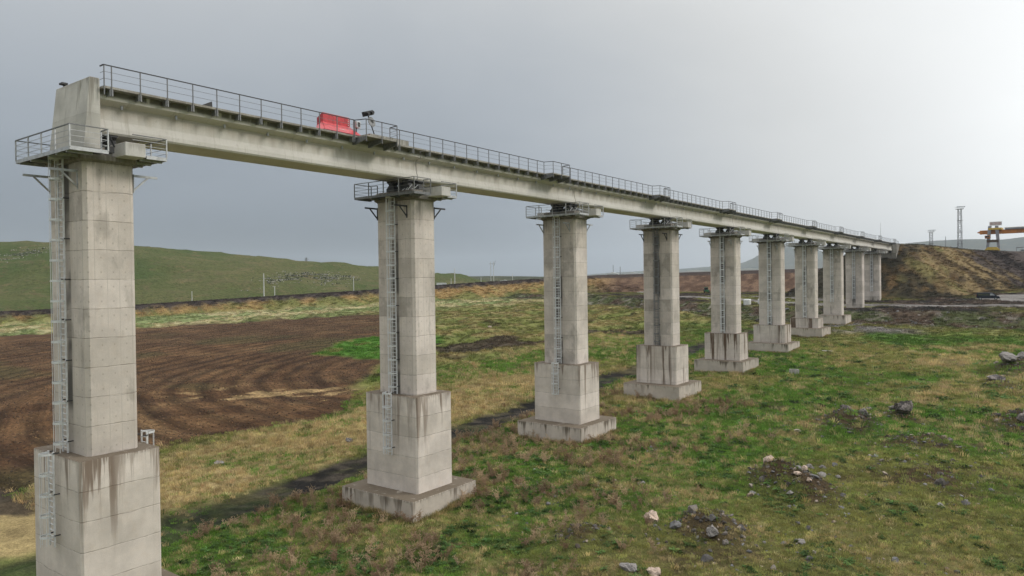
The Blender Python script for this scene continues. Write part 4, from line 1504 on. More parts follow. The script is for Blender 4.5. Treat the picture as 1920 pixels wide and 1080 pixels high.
top_pole(-287.9, 208.1, 23.4, 0.34, 'tall pale pole by the railway bank below the green hill', 0)
top_pole(-284.9, 212.5, 16.6, 0.26, 'short pale post just right of the tall pale pole', 0)
top_pole(-259.8, 244.4, 21.2, 0.24, 'pale pole with cross arm in front of the rocky hillside, beside the second pier', 0.9)
top_pole(-208.1, 268.0, 24.8, 0.24, 'thin white pole on the railway bank just right of the second pier', 0)
top_pole(-236.0, 296.7, 19.8, 0.22, 'short grey pole next to the white truck', 0)
top_pole(-229.1, 315.6, 20.2, 0.22, 'short pale pole midway between the second and third piers', 0)
top_pole(-226.3, 343.2, 22.4, 0.2, 'slim pale pole nearer the third pier', 0)
top_pole(-306.2, 178.9, 14.8, 0.2, 'short pale post on the railway bank right of the first pier', 0)
tp = thing('twin_pole', 'pair of tall poles joined by a cross arm between second and third piers', 'pole', (-224.4, 320.5, H(-224.4, 320.5)), 0.65)
hh = 29.4 - H(-224.4, 320.5)
for s in (-1, 1):
    MB().tube((s * 0.85, 0, -0.3), (s * 0.85, 0, hh), 0.20, 0.15, 8).build('shaft', m_pole, tp)
MB().bar((-1.8, 0, hh - 1.2), (1.8, 0, hh - 1.2), 0.16).build('cross_arm', m_steel, tp)
MB().bar((0.85, 0, hh - 3.2), (2.0, 0, hh + 0.6), 0.14).build('brace', m_wood, tp)
top_pole(-245.9, 508.3, 29.9, 0.30, 'distant thin grey pole between third and fourth piers, the taller one', 0, m_steel)
top_pole(-240.9, 511.0, 28.5, 0.30, 'distant thin grey pole between third and fourth piers, the shorter one', 0, m_steel)
top_pole(-9.8, 499.3, 41.6, 0.22, 'thin lamp pole between the two floodlight masts', 0, m_crane_grey)


def hz(x, y):
    """height of the hill mesh near x,y"""
    P_ = np.concatenate([HV.reshape(-1, 3), LV.reshape(-1, 3)])
    i = np.argmin((P_[:, 0] - x) ** 2 + (P_[:, 1] - y) ** 2)
    return float(P_[i, 2])


def pylon(x, y, h, label):
    zb = hz(x, y) - 0.5
    t = thing('lattice_pylon', label, 'pylon', (x, y, zb), 0.5, 'power line pylons on the skyline')
    for sx_ in (-1, 1):
        for sy_ in (-1, 1):
            MB().bar((sx_ * 1.4, sy_ * 1.4, -0.5), (sx_ * 0.25, sy_ * 0.25, h), 0.22).build('leg', m_steel, t)
    mb = MB()
    for i in range(6):
        z0, z1 = h * i / 6, h * (i + 1) / 6
        f0, f1 = 1.4 - 1.15 * i / 6, 1.4 - 1.15 * (i + 1) / 6
        for s in (-1, 1):
            mb.bar((-f0, s * f0, z0), (f1, s * f1, z1), 0.12)
            mb.bar((s * f0, f0, z0), (s * f1, -f1, z1), 0.12)
    mb.build('lattice', m_steel, t)
    for f, wd_ in ((0.78, 2.2), (0.92, 1.6)):
        MB().bar((-wd_, 0, h * f), (wd_, 0, h * f), 0.2).build('cross_arm', m_steel, t)


pylon(-505.0, 402, 9.0, 'dark lattice pylon on the shoulder of the green hill')
pylon(-842.0, 668, 15.0, 'small lattice pylon on the low ridge just right of the second pier')
pylon(-816.0, 760, 17.0, 'faint lattice pylon on the low ridge near the third pier')

# white trailer truck, sheds behind the bank
tz = H(-226, 279)
tk = thing('box_truck', 'white box truck parked behind the railway bank beside the second pier', 'truck', (-226.4, 278.6, max(tz, 13.9)), math.radians(43))
MB().box(-3.2, 2.2, -1.2, 1.2, 0.9, 3.4).build('box', m_white, tk, bevel=0.05)
MB().box(2.3, 4.2, -1.1, 1.1, 0.6, 2.3).build('cab', m_white, tk, bevel=0.12)
MB().box(4.205, 4.22, -0.95, 0.95, 1.4, 2.1).build('windscreen', m_glass, tk)
for x in (-2.3, 3.2):
    for s in (-1, 1):
        a, b = sorted((s * 0.8, s * 1.15))
        MB().tube((x, a, 0.45), (x, b, 0.45), 0.45, n=14).build('wheel', m_tyre, tk)


def shed(x, y, lx, ly, h, rz, label, mat=None, zt=None):
    zb = H(x, y)
    if zt is not None:
        h = max(1.5, zt - zb)
    t = thing('storage_shed', label, 'shed', (x, y, zb), rz, 'pale sheds beyond the railway')
    MB().box(-lx / 2, lx / 2, -ly / 2, ly / 2, -0.3, h * 0.8).build('wall', mat or m_roofgrey, t)
    side([(-lx / 2 - 0.3, h * 0.8 + 0.01), (lx / 2 + 0.3, h * 0.8 + 0.01), (lx / 2 + 0.3, h * 0.84), (0, h), (-lx / 2 - 0.3, h * 0.84)], -ly / 2 - 0.3, ly / 2 + 0.3).build('roof', m_white, t)
    MB().box(-1.2, 1.2, -ly / 2 - 0.02, -ly / 2 - 0.005, -0.3, h * 0.5).build('door', m_steel, t)


shed(-248, 364, 6, 5, 4, 0.6, 'small white shed behind the bank between second and third piers', m_white, 18.7)
shed(-242, 369, 8, 5, 3, 0.6, 'long low white shed just left of the third pier', m_white, 17.9)
shed(-246, 508, 9, 6, 3, 0.4, 'low dark-walled shed beyond the red slope, right of the third pier', m_dsteel, 24.2)
shed(-232, 516, 14, 8, 3, 0.4, 'long pale shed beyond the red slope, between third and fourth piers', m_white, 24.0)
shed(-186, 538, 26, 8, 3, 0.3, 'long pale shed on the skyline between fourth and fifth piers', m_white, 25.0)
shed(-148, 552, 26, 8, 3, 0.3, 'long white shed on the skyline between fifth and sixth piers', m_white, 25.8)

# green tractor and white sacks by the gravel road
tx, ty = -76.5, 281.0
tr_ = thing('tractor', 'green tractor parked by the road left of the fifth pier', 'tractor', ground_pt(tx, ty), math.radians(-50))
MB().box(0.1, 1.9, -0.45, 0.45, 0.8, 1.6).build('bonnet', m_green, tr_, bevel=0.08)
MB().box(-1.3, 0.05, -0.75, 0.75, 0.9, 1.5).build('body', m_green, tr_, bevel=0.06)
MB().box(-1.2, 0.0, -0.7, 0.7, 1.51, 2.55).build('cab', m_glass, tr_, bevel=0.05)
MB().box(-1.3, 0.1, -0.8, 0.8, 2.56, 2.72).build('cab_roof', m_green, tr_, bevel=0.04)
for x, r, wv in ((-0.8, 0.85, 0.45), (1.4, 0.5, 0.3)):
    for s in (-1, 1):
        a, b = sorted((s * 0.76, s * (0.76 + wv)))
        wl = MB().tube((x, a, r), (x, b, r), r, n=20).build('wheel', m_tyre, tr_)
        MB().tube((x, s * (0.77 + wv), r), (x, s * (0.79 + wv), r), r * 0.55, n=14).build('rim', m_yellow, wl)
MB().tube((1.0, 0.25, 1.6), (1.0, 0.25, 2.4), 0.05, n=8).build('exhaust_stack', m_black, tr_)
bg_x, bg_y = -29.0, 192.0


def sack(x, y, sz, label, seed):
    r = random.Random(seed)
    bm = bmesh.new()
    bmesh.ops.create_cube(bm, size=1)
    bmesh.ops.subdivide_edges(bm, edges=bm.edges, cuts=4, use_grid_fill=True)
    for v in bm.verts:
        v.co *= sz
        rr = Vector((v.co.x, v.co.y, 0)).length
        v.co.x *= 1.0 - 0.25 * (rr / sz) ** 2 + r.uniform(-0.03, 0.03)
        v.co.y *= 1.0 - 0.25 * (rr / sz) ** 2 + r.uniform(-0.03, 0.03)
        v.co.z += sz * 0.5 + r.uniform(-0.04, 0.04)
    me = bpy.data.meshes.new('bulk_sack')
    bm.to_mesh(me)
    bm.free()
    me.polygons.foreach_set('use_smooth', [True] * len(me.polygons))
    me.materials.append(m_white)
    o = link('bulk_sack', me, None, ground_pt(x, y, -0.05))
    tag(o, label, 'sack', 'white bulk sacks by the road')


sack(-29.3, 193.0, 1.9, 'white bulk sack standing against the fifth pier on the road side', 1)
sack(-27.2, 199.0, 1.6, 'greyish bulk sack lying behind the upright one right of the fifth pier', 2)
fp = thing('fallen_pole', 'pale fallen pole lying at the foot of the red slope left of the fourth pier', 'pole', ground_pt(-108, 291), 0.15)
MB().tube((-6, 0, 0.25), (6, 0.3, 0.35), 0.22, 0.16, 8).build('shaft', m_pole, fp)
MB().bar((-5.4, -0.9, 0.3), (-5.4, 0.9, 0.3), 0.15).build('cross_arm', m_wood, fp)

# concrete manhole ring box in the meadow
mh = thing('concrete_box', 'small open pale concrete box standing in the grass right of the sixth pier', 'concrete box', ground_pt(10.8, 95.0, -0.1), 0.55)
MB().box(-0.6, 0.6, -0.55, -0.45, 0, 0.85).build('side_panel', m_block, mh)
MB().box(-0.6, 0.6, 0.45, 0.55, 0, 0.85).build('side_panel', m_block, mh)
MB().box(-0.6, -0.5, -0.449, 0.449, 0, 0.85).build('end_panel', m_block, mh)
MB().box(0.5, 0.6, -0.449, 0.449, 0, 0.85).build('end_panel', m_block, mh)
cs = MB().box(-0.9, 0.9, -0.25, 0.25, 0, 0.18).build('concrete_beam', m_block, None, ground_pt(9.5, 121, 0.05), bevel=0.02)
cs.rotation_euler = (0.05, 0.04, 0.2)
tag(cs, 'short pale concrete beam lying in the grass beyond the open concrete box', 'concrete beam')

# ================================================================== ROCKS
def rock_mesh(seed, sub=3, squash=0.7, cuts=18, rough=0.09):
    r = np.random.default_rng(seed)
    bm = bmesh.new()
    bmesh.ops.create_icosphere(bm, subdivisions=sub, radius=1.0)
    P = np.array([v.co[:] for v in bm.verts])
    nn = r.normal(size=(cuts, 3))
    nn /= np.linalg.norm(nn, axis=1)[:, None]
    hs = r.uniform(0.50, 0.86, cuts)
    for a, h in zip(nn, hs):
        dd = P @ a - h
        P = P - np.maximum(dd, 0)[:, None] * a
    lowk = np.clip(-P[:, 2] / 0.7, 0, 1)
    P[:, :2] *= (1 - 0.45 * lowk * lowk)[:, None]
    P = P * np.array([r.uniform(0.9, 1.15), r.uniform(0.75, 1.0), squash])
    ln = np.linalg.norm(P, axis=1)
    w_ = fbm(P[:, 0] * 3 + P[:, 2] * 2 + seed, P[:, 1] * 3 - P[:, 2], 1.0, 4, seed)
    P = P * (1 + (w_ - 0.5) * rough * 6)[:, None]
    for v, c in zip(bm.verts, P):
        v.co = c
    me = bpy.data.meshes.new('rock')
    bm.to_mesh(me)
    bm.free()
    return me


def boulder(x, y, size, mat, label, seed, squash=0.7, sink=0.36, tilt=0.3, group='boulders lying in the meadow'):
    me = rock_mesh(seed, 4 if size > 0.9 else 3, squash)
    me.materials.append(mat)
    o = link('boulder', me, None, ground_pt(x, y, size * 0.5 * squash * (1 - 2 * sink) + 0.02))
    o.scale = (size / 2,) * 3
    rr = random.Random(seed)
    o.rotation_euler = (rr.uniform(-tilt, tilt), rr.uniform(-tilt, tilt), rr.uniform(0, 6.28))
    tag(o, label, 'boulder', group)
    return o


boulder(19.65, 27.9, 1.4, m_rock_pale, 'largest pale pinkish boulder with a dark hollow underside, on the nearest mound', 3, 0.85, 0.22)
boulder(23.24, 42.4, 1.2, m_rock_pale, 'pale pitted boulder on the brown mound in the meadow', 5, 0.85, 0.15)
boulder(22.9, 46.4, 1.1, m_rock_dark, 'flat dark stone on top of the brown mound behind the pitted boulder', 6, 0.5)
boulder(25.24, 47.3, 0.95, m_rock_grey, 'grey stone at the back right of the brown mound', 7)
boulder(26.13, 47.8, 0.9, m_rock_grey, 'angular grey stone at the far right end of the brown mound', 8)
boulder(26.66, 44.2, 1.1, m_rock_grey, 'rounded grey-pink stone on the right flank of the brown mound', 9)
boulder(26.19, 39.7, 0.62, m_rock_pale, 'pale stone, left of the three in front of the brown mound', 10, 0.85)
boulder(26.41, 40.9, 0.6, m_rock_pale, 'pale upright stone, rear of the three in front of the brown mound', 12, 1.0)
boulder(27.04, 39.7, 0.6, m_rock_pale, 'pale stone, right of the three in front of the brown mound', 13, 0.9)
boulder(26.05, 38.3, 0.65, m_rock_grey, 'small whitish stone at the front foot of the brown mound', 14)
boulder(23.31, 37.3, 0.8, m_rock_pale, 'thin pale stone leaning on the left foot of the brown mound', 15, 0.5, 0.1, 0.6)
boulder(27.64, 46.2, 0.6, m_rock_grey, 'small bluish stone right of the brown mound', 16)
boulder(24.25, 65.7, 1.5, m_rock_dark, 'dark rock at the left end of the distant rock heap', 17, 0.7)
boulder(26.11, 65.1, 1.3, m_rock_grey, 'grey-green rock in the middle of the distant rock heap', 18, 0.8)
boulder(29.39, 68.6, 2.0, m_rock_dark, 'biggest dark jagged rock at the right end of the distant rock heap', 19, 1.0, 0.12)
boulder(28.12, 69.9, 1.5, m_rock_dark, 'low dark rock beside the biggest jagged one', 20, 0.5)
boulder(25.17, 73.0, 1.2, m_rock_grey, 'flat weathered stone behind the distant rock heap', 21, 0.5)
boulder(24.21, 27.3, 1.05, m_rock_grey, 'grey upright stone on the right flank of the nearest mound', 22, 0.95, 0.15, 0.5)
boulder(23.94, 31.4, 0.5, m_rock_dark, 'small black stone behind the nearest mound, right one of two', 23)
boulder(23.65, 30.5, 0.55, m_rock_dark, 'small black stone behind the nearest mound, left one of two', 24)
boulder(28.4, 26.4, 0.55, m_rock_grey, 'small flat stone near the bottom of the picture right of the nearest mound', 25, 0.4)
boulder(28.98, 30.5, 0.7, m_rock_grey, 'flat grey slab in the grass right of the nearest mound', 26, 0.35)
boulder(35.5, 42.0, 0.8, m_rock_grey, 'flat grey stone alone in the right meadow', 27, 0.35)
boulder(21.3, 21.3, 1.2, m_rock_grey, 'grey rock at the bottom edge, left of a pair', 30, 0.7)
boulder(22.76, 21.7, 1.1, m_rock_pale, 'pinkish rock at the bottom edge, right of a pair', 31, 0.7)
boulder(36.99, 107.8, 2.8, m_rock_grey, 'big light grey boulder at the right side of the meadow', 32, 0.75, 0.12)
boulder(39.0, 110.5, 2.4, m_rock_grey, 'big grey boulder at the right picture edge behind the light one', 33, 0.8, 0.12)
boulder(36.28, 96.3, 2.6, m_rock_dark, 'long low black rock in the grass below the big grey boulders', 34, 0.35)
boulder(40.0, 70.6, 1.9, m_rock_dark, 'dark rock cut by the right picture edge', 35, 0.8)
boulder(-24.0, 21.9, 1.4, m_rock_grey, 'flat grey stone in the straw left of the cinder track', 36, 0.4)
boulder(-19.35, 34.2, 1.1, m_rock_grey, 'black and white stone in the straw just left of the second pier', 37, 0.7)
boulder(-83.5, 139.9, 2.2, m_rock_pale, 'lone tan boulder among the hummocks between second and third piers', 38, 0.7)
boulder(-43.5, 82.8, 1.6, m_rock_grey, 'grey stone in the bright grass just right of the second pier', 39, 0.4)


# ------------------------------------------------------------------ scatter (geometry nodes)
def scatter_group():
    ng = bpy.data.node_groups.new('scatter', 'GeometryNodeTree')
    ng.interface.new_socket('Geometry', in_out='INPUT', socket_type='NodeSocketGeometry')
    ng.interface.new_socket('Proto', in_out='INPUT', socket_type='NodeSocketObject')
    ng.interface.new_socket('Geometry', in_out='OUTPUT', socket_type='NodeSocketGeometry')
    gi = ng.nodes.new('NodeGroupInput')
    go = ng.nodes.new('NodeGroupOutput')
    oi = ng.nodes.new('GeometryNodeObjectInfo')
    oi.inputs['As Instance'].default_value = True
    ip = ng.nodes.new('GeometryNodeInstanceOnPoints')
    r = ng.nodes.new('GeometryNodeInputNamedAttribute')
    r.data_type = 'FLOAT_VECTOR'
    r.inputs['Name'].default_value = 'rot'
    er = ng.nodes.new('FunctionNodeEulerToRotation')
    s = ng.nodes.new('GeometryNodeInputNamedAttribute')
    s.data_type = 'FLOAT_VECTOR'
    s.inputs['Name'].default_value = 'scl'
    L = ng.links.new
    L(gi.outputs[0], ip.inputs['Points'])
    L(gi.outputs[1], oi.inputs['Object'])
    L(oi.outputs['Geometry'], ip.inputs['Instance'])
    L(r.outputs['Attribute'], er.inputs[0])
    L(er.outputs[0], ip.inputs['Rotation'])
    L(s.outputs['Attribute'], ip.inputs['Scale'])
    L(ip.outputs[0], go.inputs[0])
    return ng


SCG = scatter_group()


def scatter(name, label, me, pts, rot, scl, tint):
    proto = bpy.data.objects.new(name + '_source', me)
    pm = bpy.data.meshes.new(name)
    n = len(pts)
    pm.vertices.add(n)
    pm.vertices.foreach_set('co', np.asarray(pts, np.float32).ravel())
    a = pm.attributes.new('rot', 'FLOAT_VECTOR', 'POINT')
    a.data.foreach_set('vector', np.asarray(rot, np.float32).ravel())
    a = pm.attributes.new('scl', 'FLOAT_VECTOR', 'POINT')
    a.data.foreach_set('vector', np.asarray(scl, np.float32).ravel())
    a = pm.attributes.new('tint', 'FLOAT_COLOR', 'POINT')
    c = np.ones((n, 4), np.float32)
    c[:, :3] = tint
    a.data.foreach_set('color', c.ravel())
    o = link(name, pm)
    md = o.modifiers.new('scatter', 'NODES')
    md.node_group = SCG
    ident = [i.identifier for i in SCG.interface.items_tree if i.name == 'Proto'][0]
    md[ident] = proto
    o['kind'] = 'stuff'
    o['label'] = label
    return o


def blade_material():
    mt, n, bs = newmat('grass_blade')
    at = n.n('ShaderNodeAttribute', attribute_name='tint', attribute_type='INSTANCER').outputs['Color']
    oi = n.n('ShaderNodeObjectInfo').outputs['Random']
    v = n.m('MULTIPLY_ADD', oi, 0.5, 0.75)
    sc = n.vm('SCALE', at)
    n.t.links.new(v, sc.inputs['Scale'])
    setin(n, bs, Base_Color=sc.outputs[0], Roughness=0.8)
    bs.inputs['Specular IOR Level'].default_value = 0.05
    tl = n.n('ShaderNodeBsdfTranslucent', {'Color': sc.outputs[0]})
    ms = n.n('ShaderNodeMixShader', {0: 0.18, 1: bs.outputs[0], 2: tl.outputs[0]})
    out = [x for x in n.t.nodes if x.type == 'OUTPUT_MATERIAL'][0]
    n.t.links.new(ms.outputs[0], out.inputs[0])
    return mt


m_blade = blade_material()
m_stone = None


def stone_material():
    mt, n, bs = newmat('loose_stone')
    at = n.n('ShaderNodeAttribute', attribute_name='tint', attribute_type='INSTANCER').outputs['Color']
    P = n.n('ShaderNodeTexCoord').outputs['Object']
    col = n.mix(n.ramp(n.noise(P, 3.0, 5, 0.7), 0.4, 0.65, 0.0, 0.7), at, (0.09, 0.08, 0.07))
    setin(n, bs, Base_Color=col, Roughness=0.95)
    bs.inputs['Specular IOR Level'].default_value = 0.1
    return mt


m_stone = stone_material()


def tuft(seed, nb, rad, h0, h1, wd, bend, lean=0.3):
    r = random.Random(seed)
    V, F = [], []
    for i in range(nb):
        a = r.uniform(0, 6.283)
        q = rad * math.sqrt(r.random())
        x, y = q * math.cos(a), q * math.sin(a)
        h = r.uniform(h0, h1) * (1 - 0.3 * (q / rad))
        t = r.uniform(0, 6.283)
        ux, uy = math.cos(t) * wd / 2, math.sin(t) * wd / 2
        b = r.uniform(0, 6.283)
        bx, by = math.cos(b) * bend * h, math.sin(b) * bend * h
        bx += x / rad * lean * h
        by += y / rad * lean * h
        o = len(V)
        V += [(x - ux, y - uy, -0.03), (x + ux, y + uy, -0.03), (x + bx * 0.35 + ux * 0.8, y + by * 0.35 + uy * 0.8, h * 0.6), (x + bx * 0.35 - ux * 0.8, y + by * 0.35 - uy * 0.8, h * 0.6), (x + bx, y + by, h)]
        F += [(o, o + 1, o + 2, o + 3), (o + 3, o + 2, o + 4)]
    me = bpy.data.meshes.new('tuft')
    me.from_pydata(V, [], F)
    me.materials.append(m_blade)
    return me


def leafy(seed, nl, rad):
    r = random.Random(seed)
    V, F = [], []
    for i in range(nl):
        a = r.uniform(0, 6.283)
        q = rad * r.random() ** 0.6
        c = Vector((q * math.cos(a), q * math.sin(a), r.uniform(0.02, 0.22)))
        n = Vector((r.uniform(-0.6, 0.6), r.uniform(-0.6, 0.6), 1)).normalized()
        u = n.orthogonal().normalized()
        u = Matrix.Rotation(r.uniform(0, 6.28), 3, n) @ u
        v = n.cross(u)
        s = r.uniform(0.05, 0.10)
        o = len(V)
        V += [c - u * s * 1.3, c + v * s * 0.6, c + u * s * 1.3, c - v * s * 0.6]
        F.append((o, o + 1, o + 2, o + 3))
    me = bpy.data.meshes.new('leafy')
    me.from_pydata([tuple(p) for p in V], [], F)
    me.materials.append(m_blade)
    return me


def dry_weed(seed):
    r = random.Random(seed)
    V, F = [], []

    def stick(p, q, w):
        a = (q - p).normalized()
        for e in (a.orthogonal().normalized(), a.cross(a.orthogonal()).normalized()):
            o = len(V)
            V.extend([p - e * w, p + e * w, q + e * w * 0.5, q - e * w * 0.5])
            F.append((o, o + 1, o + 2, o + 3))
    for s in range(5):
        a = r.uniform(0, 6.28)
        p = Vector((r.uniform(-0.12, 0.12), r.uniform(-0.12, 0.12), -0.03))
        tip = p + Vector((math.cos(a) * r.uniform(0.1, 0.4), math.sin(a) * r.uniform(0.1, 0.4), r.uniform(0.4, 0.8)))
        stick(p, tip, 0.010)
        for k in range(9):
            t = r.uniform(0.35, 1.0)
            b = p.lerp(tip, t)
            e = b + Vector((r.uniform(-0.22, 0.22), r.uniform(-0.22, 0.22), r.uniform(0.0, 0.22)))
            stick(b, e, 0.008)
            for j in range(3):
                f = b.lerp(e, r.uniform(0.4, 1))
                stick(f, f + Vector((r.uniform(-0.06, 0.06), r.uniform(-0.06, 0.06), r.uniform(-0.01, 0.07))), 0.012)
    me = bpy.data.meshes.new('dry_weed')
    me.from_pydata([tuple(p) for p in V], [], F)
    me.materials.append(m_blade)
    return me


def sample(n, x0, x1, y0, y1):
    return RNG.uniform(x0, x1, n), RNG.uniform(y0, y1, n)


def clear_of_piers(X, Y):
    k = np.round(Y / SPAN)
    yy = Y - k * SPAN
    return ~((np.abs(X) < 4.1) & (np.abs(yy) < 3.85) & (k < 9))


def rots(n, t=0.15):
    return np.stack([RNG.normal(0, t, n), RNG.normal(0, t, n), RNG.uniform(0, 6.283, n)], 1)


X1, Y1 = sample(150000, -42, 50, 6, 135)
dcam = np.hypot(X1 - CAM.x, Y1 - CAM.y)
keep = RNG.random(len(X1)) < np.clip(48.0 / dcam, 0.25, 1.0) ** 1.3
keep &= clear_of_piers(X1, Y1)
X1, Y1 = X1[keep], Y1[keep]
dcam = dcam[keep]
M1 = masks(X1, Y1)
C1, S1, D1, O1 = ground_col(X1, Y1, M1)
Z1 = height(X1, Y1, M1)
bare = np.maximum(np.maximum(M1['track'], M1['field'] * 0.97), M1['road'])
ok = (RNG.random(len(X1)) > bare * 1.05) & (RNG.random(len(X1)) > O1 * 0.7)
X1, Y1, Z1, C1, S1, D1, dcam = [a[ok] for a in (X1, Y1, Z1, C1, S1, D1, dcam)]
u = RNG.random(len(X1))
is_straw = u < np.clip(S1 * 0.74 + 0.10, 0, 0.94)
is_dark = (~is_straw) & (X1 > -10) & (RNG.random(len(X1)) < D1 * 0.28 + 0.02)
is_green = ~(is_straw | is_dark)
grow = np.clip(dcam / 55.0, 0.9, 2.0)
P1 = np.stack([X1, Y1, Z1], 1)


def tintv(base, n, jit=0.16):
    return base * (1 + RNG.normal(0, jit, (n, 1))) * (1 + RNG.normal(0, 0.05, (n, 3)))


g_me = [tuft(1, 46, 0.36, 0.07, 0.20, 0.022, 0.5), tuft(2, 40, 0.32, 0.06, 0.16, 0.024, 0.7)]
for i, me in enumerate(g_me):
    k = np.where(is_green)[0][i::2]
    n = len(k)
    nA = fbm(X1[k], Y1[k], 16, 4, 1) - np.exp(-(((X1[k] - 14) / 13) ** 2 + ((Y1[k] - 46) / 22) ** 2)) * 0.22
    tint = L3(GV * np.ones((n, 3)) * 1.62, GO * np.ones((n, 3)) * 1.6, sst(nA + RNG.normal(0, 0.05, n), 0.36, 0.61))
    s = RNG.uniform(0.7, 1.25, n) * grow[k]
    scatter('meadow_grass', 'short green meadow grass around the piers', me, P1[k], rots(n), np.stack([s, s, s * RNG.uniform(0.7, 1.3, n)], 1), tintv(tint, n, 0.28))
s_me = [tuft(5, 30, 0.24, 0.18, 0.46, 0.016, 0.45, 0.5), tuft(6, 24, 0.30, 0.14, 0.38, 0.018, 0.7, 0.5)]
for i, me in enumerate(s_me):
    k = np.where(is_straw)[0][i::2]
    n = len(k)
    tint = L3(ST * np.ones((n, 3)) * 1.25, np.array((0.48, 0.39, 0.20)) * np.ones((n, 3)), RNG.random(n))
    s = RNG.uniform(0.6, 1.15, n) * grow[k]
    scatter('dry_grass', 'dry straw-coloured grass tufts in the meadow', me, P1[k], rots(n), np.stack([s, s, s * RNG.uniform(0.6, 1.2, n)], 1), tintv(tint, n, 0.25))
k = np.where(is_dark)[0]
n = len(k)
s = RNG.uniform(0.5, 1.1, n) * grow[k]
scatter('leafy_weeds', 'dark green leafy weeds between the grass', leafy(3, 46, 0.36), P1[k], rots(n), np.stack([s, s, s], 1), tintv(np.array((0.065, 0.115, 0.034)) * np.ones((n, 3)), n, 0.35))

# brown dead weeds near the first three piers
Xw, Yw = sample(2000, -9, 24, 6, 70)
pw = (fbm(Xw, Yw, 6, 3, 2) > 0.50) & clear_of_piers(Xw, Yw) & (RNG.random(len(Xw)) < np.clip((22 - Xw) / 12, 0, 1))
Xw, Yw = Xw[pw], Yw[pw]
Zw = height(Xw, Yw, masks(Xw, Yw))
n = len(Xw)
for i in range(2):
    q = slice(i, None, 2)
    m_ = len(Xw[q])
    s = RNG.uniform(0.6, 1.5, m_)
    tint = L3(np.array((0.27, 0.17, 0.11)) * np.ones((m_, 3)), np.array((0.52, 0.40, 0.27)) * np.ones((m_, 3)), RNG.random(m_))
    scatter('dead_weeds', 'brown dead weed stalks around the first piers', dry_weed(20 + i), np.stack([Xw[q], Yw[q], Zw[q]], 1), rots(m_, 0.2), np.stack([s, s, s], 1), tint)

# coarse clumps on the left meadow, the strip by the bank, the slopes
Xc, Yc = sample(130000, -330, 60, 60, 300)
Mc = masks(Xc, Yc)
kp = ((Mc['field'] < 0.3) | (Mc['tongue'] > 0.6)) & (Mc['track'] < 0.3) & (Mc['road'] < 0.3) & ((Xc < -40) | (Yc > 130)) & clear_of_piers(Xc, Yc) & (Mc['bd'] < 16) & (RNG.random(len(Xc)) < 0.75)
Xc, Yc = Xc[kp], Yc[kp]
Mc = masks(Xc, Yc)
Cc, _, _, _ = ground_col(Xc, Yc, Mc)
Zc = height(Xc, Yc, Mc)
n = len(Xc)
s = RNG.uniform(1.2, 2.6, n) * np.where(Mc['bd'] > 0, 1.2, 1.0)
scatter('rough_grass', 'rough grass clumps on the far meadow and the embankment slopes', tuft(9, 36, 0.36, 0.06, 0.26, 0.04, 0.6, 0.5), np.stack([Xc, Yc, Zc], 1), rots(n), np.stack([s, s, s * RNG.uniform(0.5, 1.0, n)], 1), tintv(Cc * 1.15, n, 0.22))

# clods and straw on the ploughed field
Xf, Yf = sample(60000, -200, -24, -10, 165)
Mf = masks(Xf, Yf)
kp = (Mf['field'] > 0.6) & (Mf['tongue'] < 0.4)
Xf, Yf = Xf[kp], Yf[kp]
Mf = masks(Xf, Yf)
Cf, _, _, _ = ground_col(Xf, Yf, Mf)
n = len(Xf)
me = rock_mesh(71, 2, 0.6)
me.materials.append(m_stone)
s = RNG.uniform(0.06, 0.26, n)
scatter('soil_clods', 'brown soil clods on the ploughed field', me, np.stack([Xf, Yf, height(Xf, Yf, Mf) + 0.01], 1), rots(n, 0.5), np.stack([s, s, s], 1), tintv(Cf * 0.95, n, 0.4))

# loose stones in the right meadow and rubble on the road bank
Xr, Yr = sample(7000, 4, 52, 22, 128)
kp = (fbm(Xr, Yr, 5, 4, 5) + (Xr - 20) * 0.006 > 0.565)
for mx_, my_, r_, h_ in MOUNDS:
    kp |= (np.hypot(Xr - mx_, Yr - my_ + 0.8) < r_ * 1.2) & (RNG.random(len(Xr)) < 0.8)
Xr, Yr = Xr[kp], Yr[kp]
Xa, Ya = sample(2600, -80, 60, 160, 215)
td_ = masks(Xa, Ya)['terrd']
ka = (td_ > -9) & (td_ < 8)
Xr = np.concatenate([Xr, Xa[ka]])
Yr = np.concatenate([Yr, Ya[ka]])
n = len(Xr)
Zr = height(Xr, Yr, masks(Xr, Yr))
s = np.exp(RNG.normal(-2.2, 0.55, n)) * np.where(Yr > 150, 1.9, 1.0)
pal = np.array([(0.36, 0.31, 0.27), (0.22, 0.215, 0.21), (0.09, 0.085, 0.085), (0.27, 0.21, 0.17), (0.15, 0.15, 0.155)])
tint = pal[RNG.choice(5, n, p=[0.10, 0.22, 0.34, 0.10, 0.24])]
for i in range(3):
    q = slice(i, None, 3)
    me = rock_mesh(81 + i, 2, (0.4, 0.6, 0.7)[i])
    me.materials.append(m_stone)
    scatter('rubble', 'loose grey and pale stones scattered in the grass', me, np.stack([Xr, Yr, Zr - 0.01], 1)[q], rots(n, 0.4)[q], np.stack([s, s, s], 1)[q], tint[q])

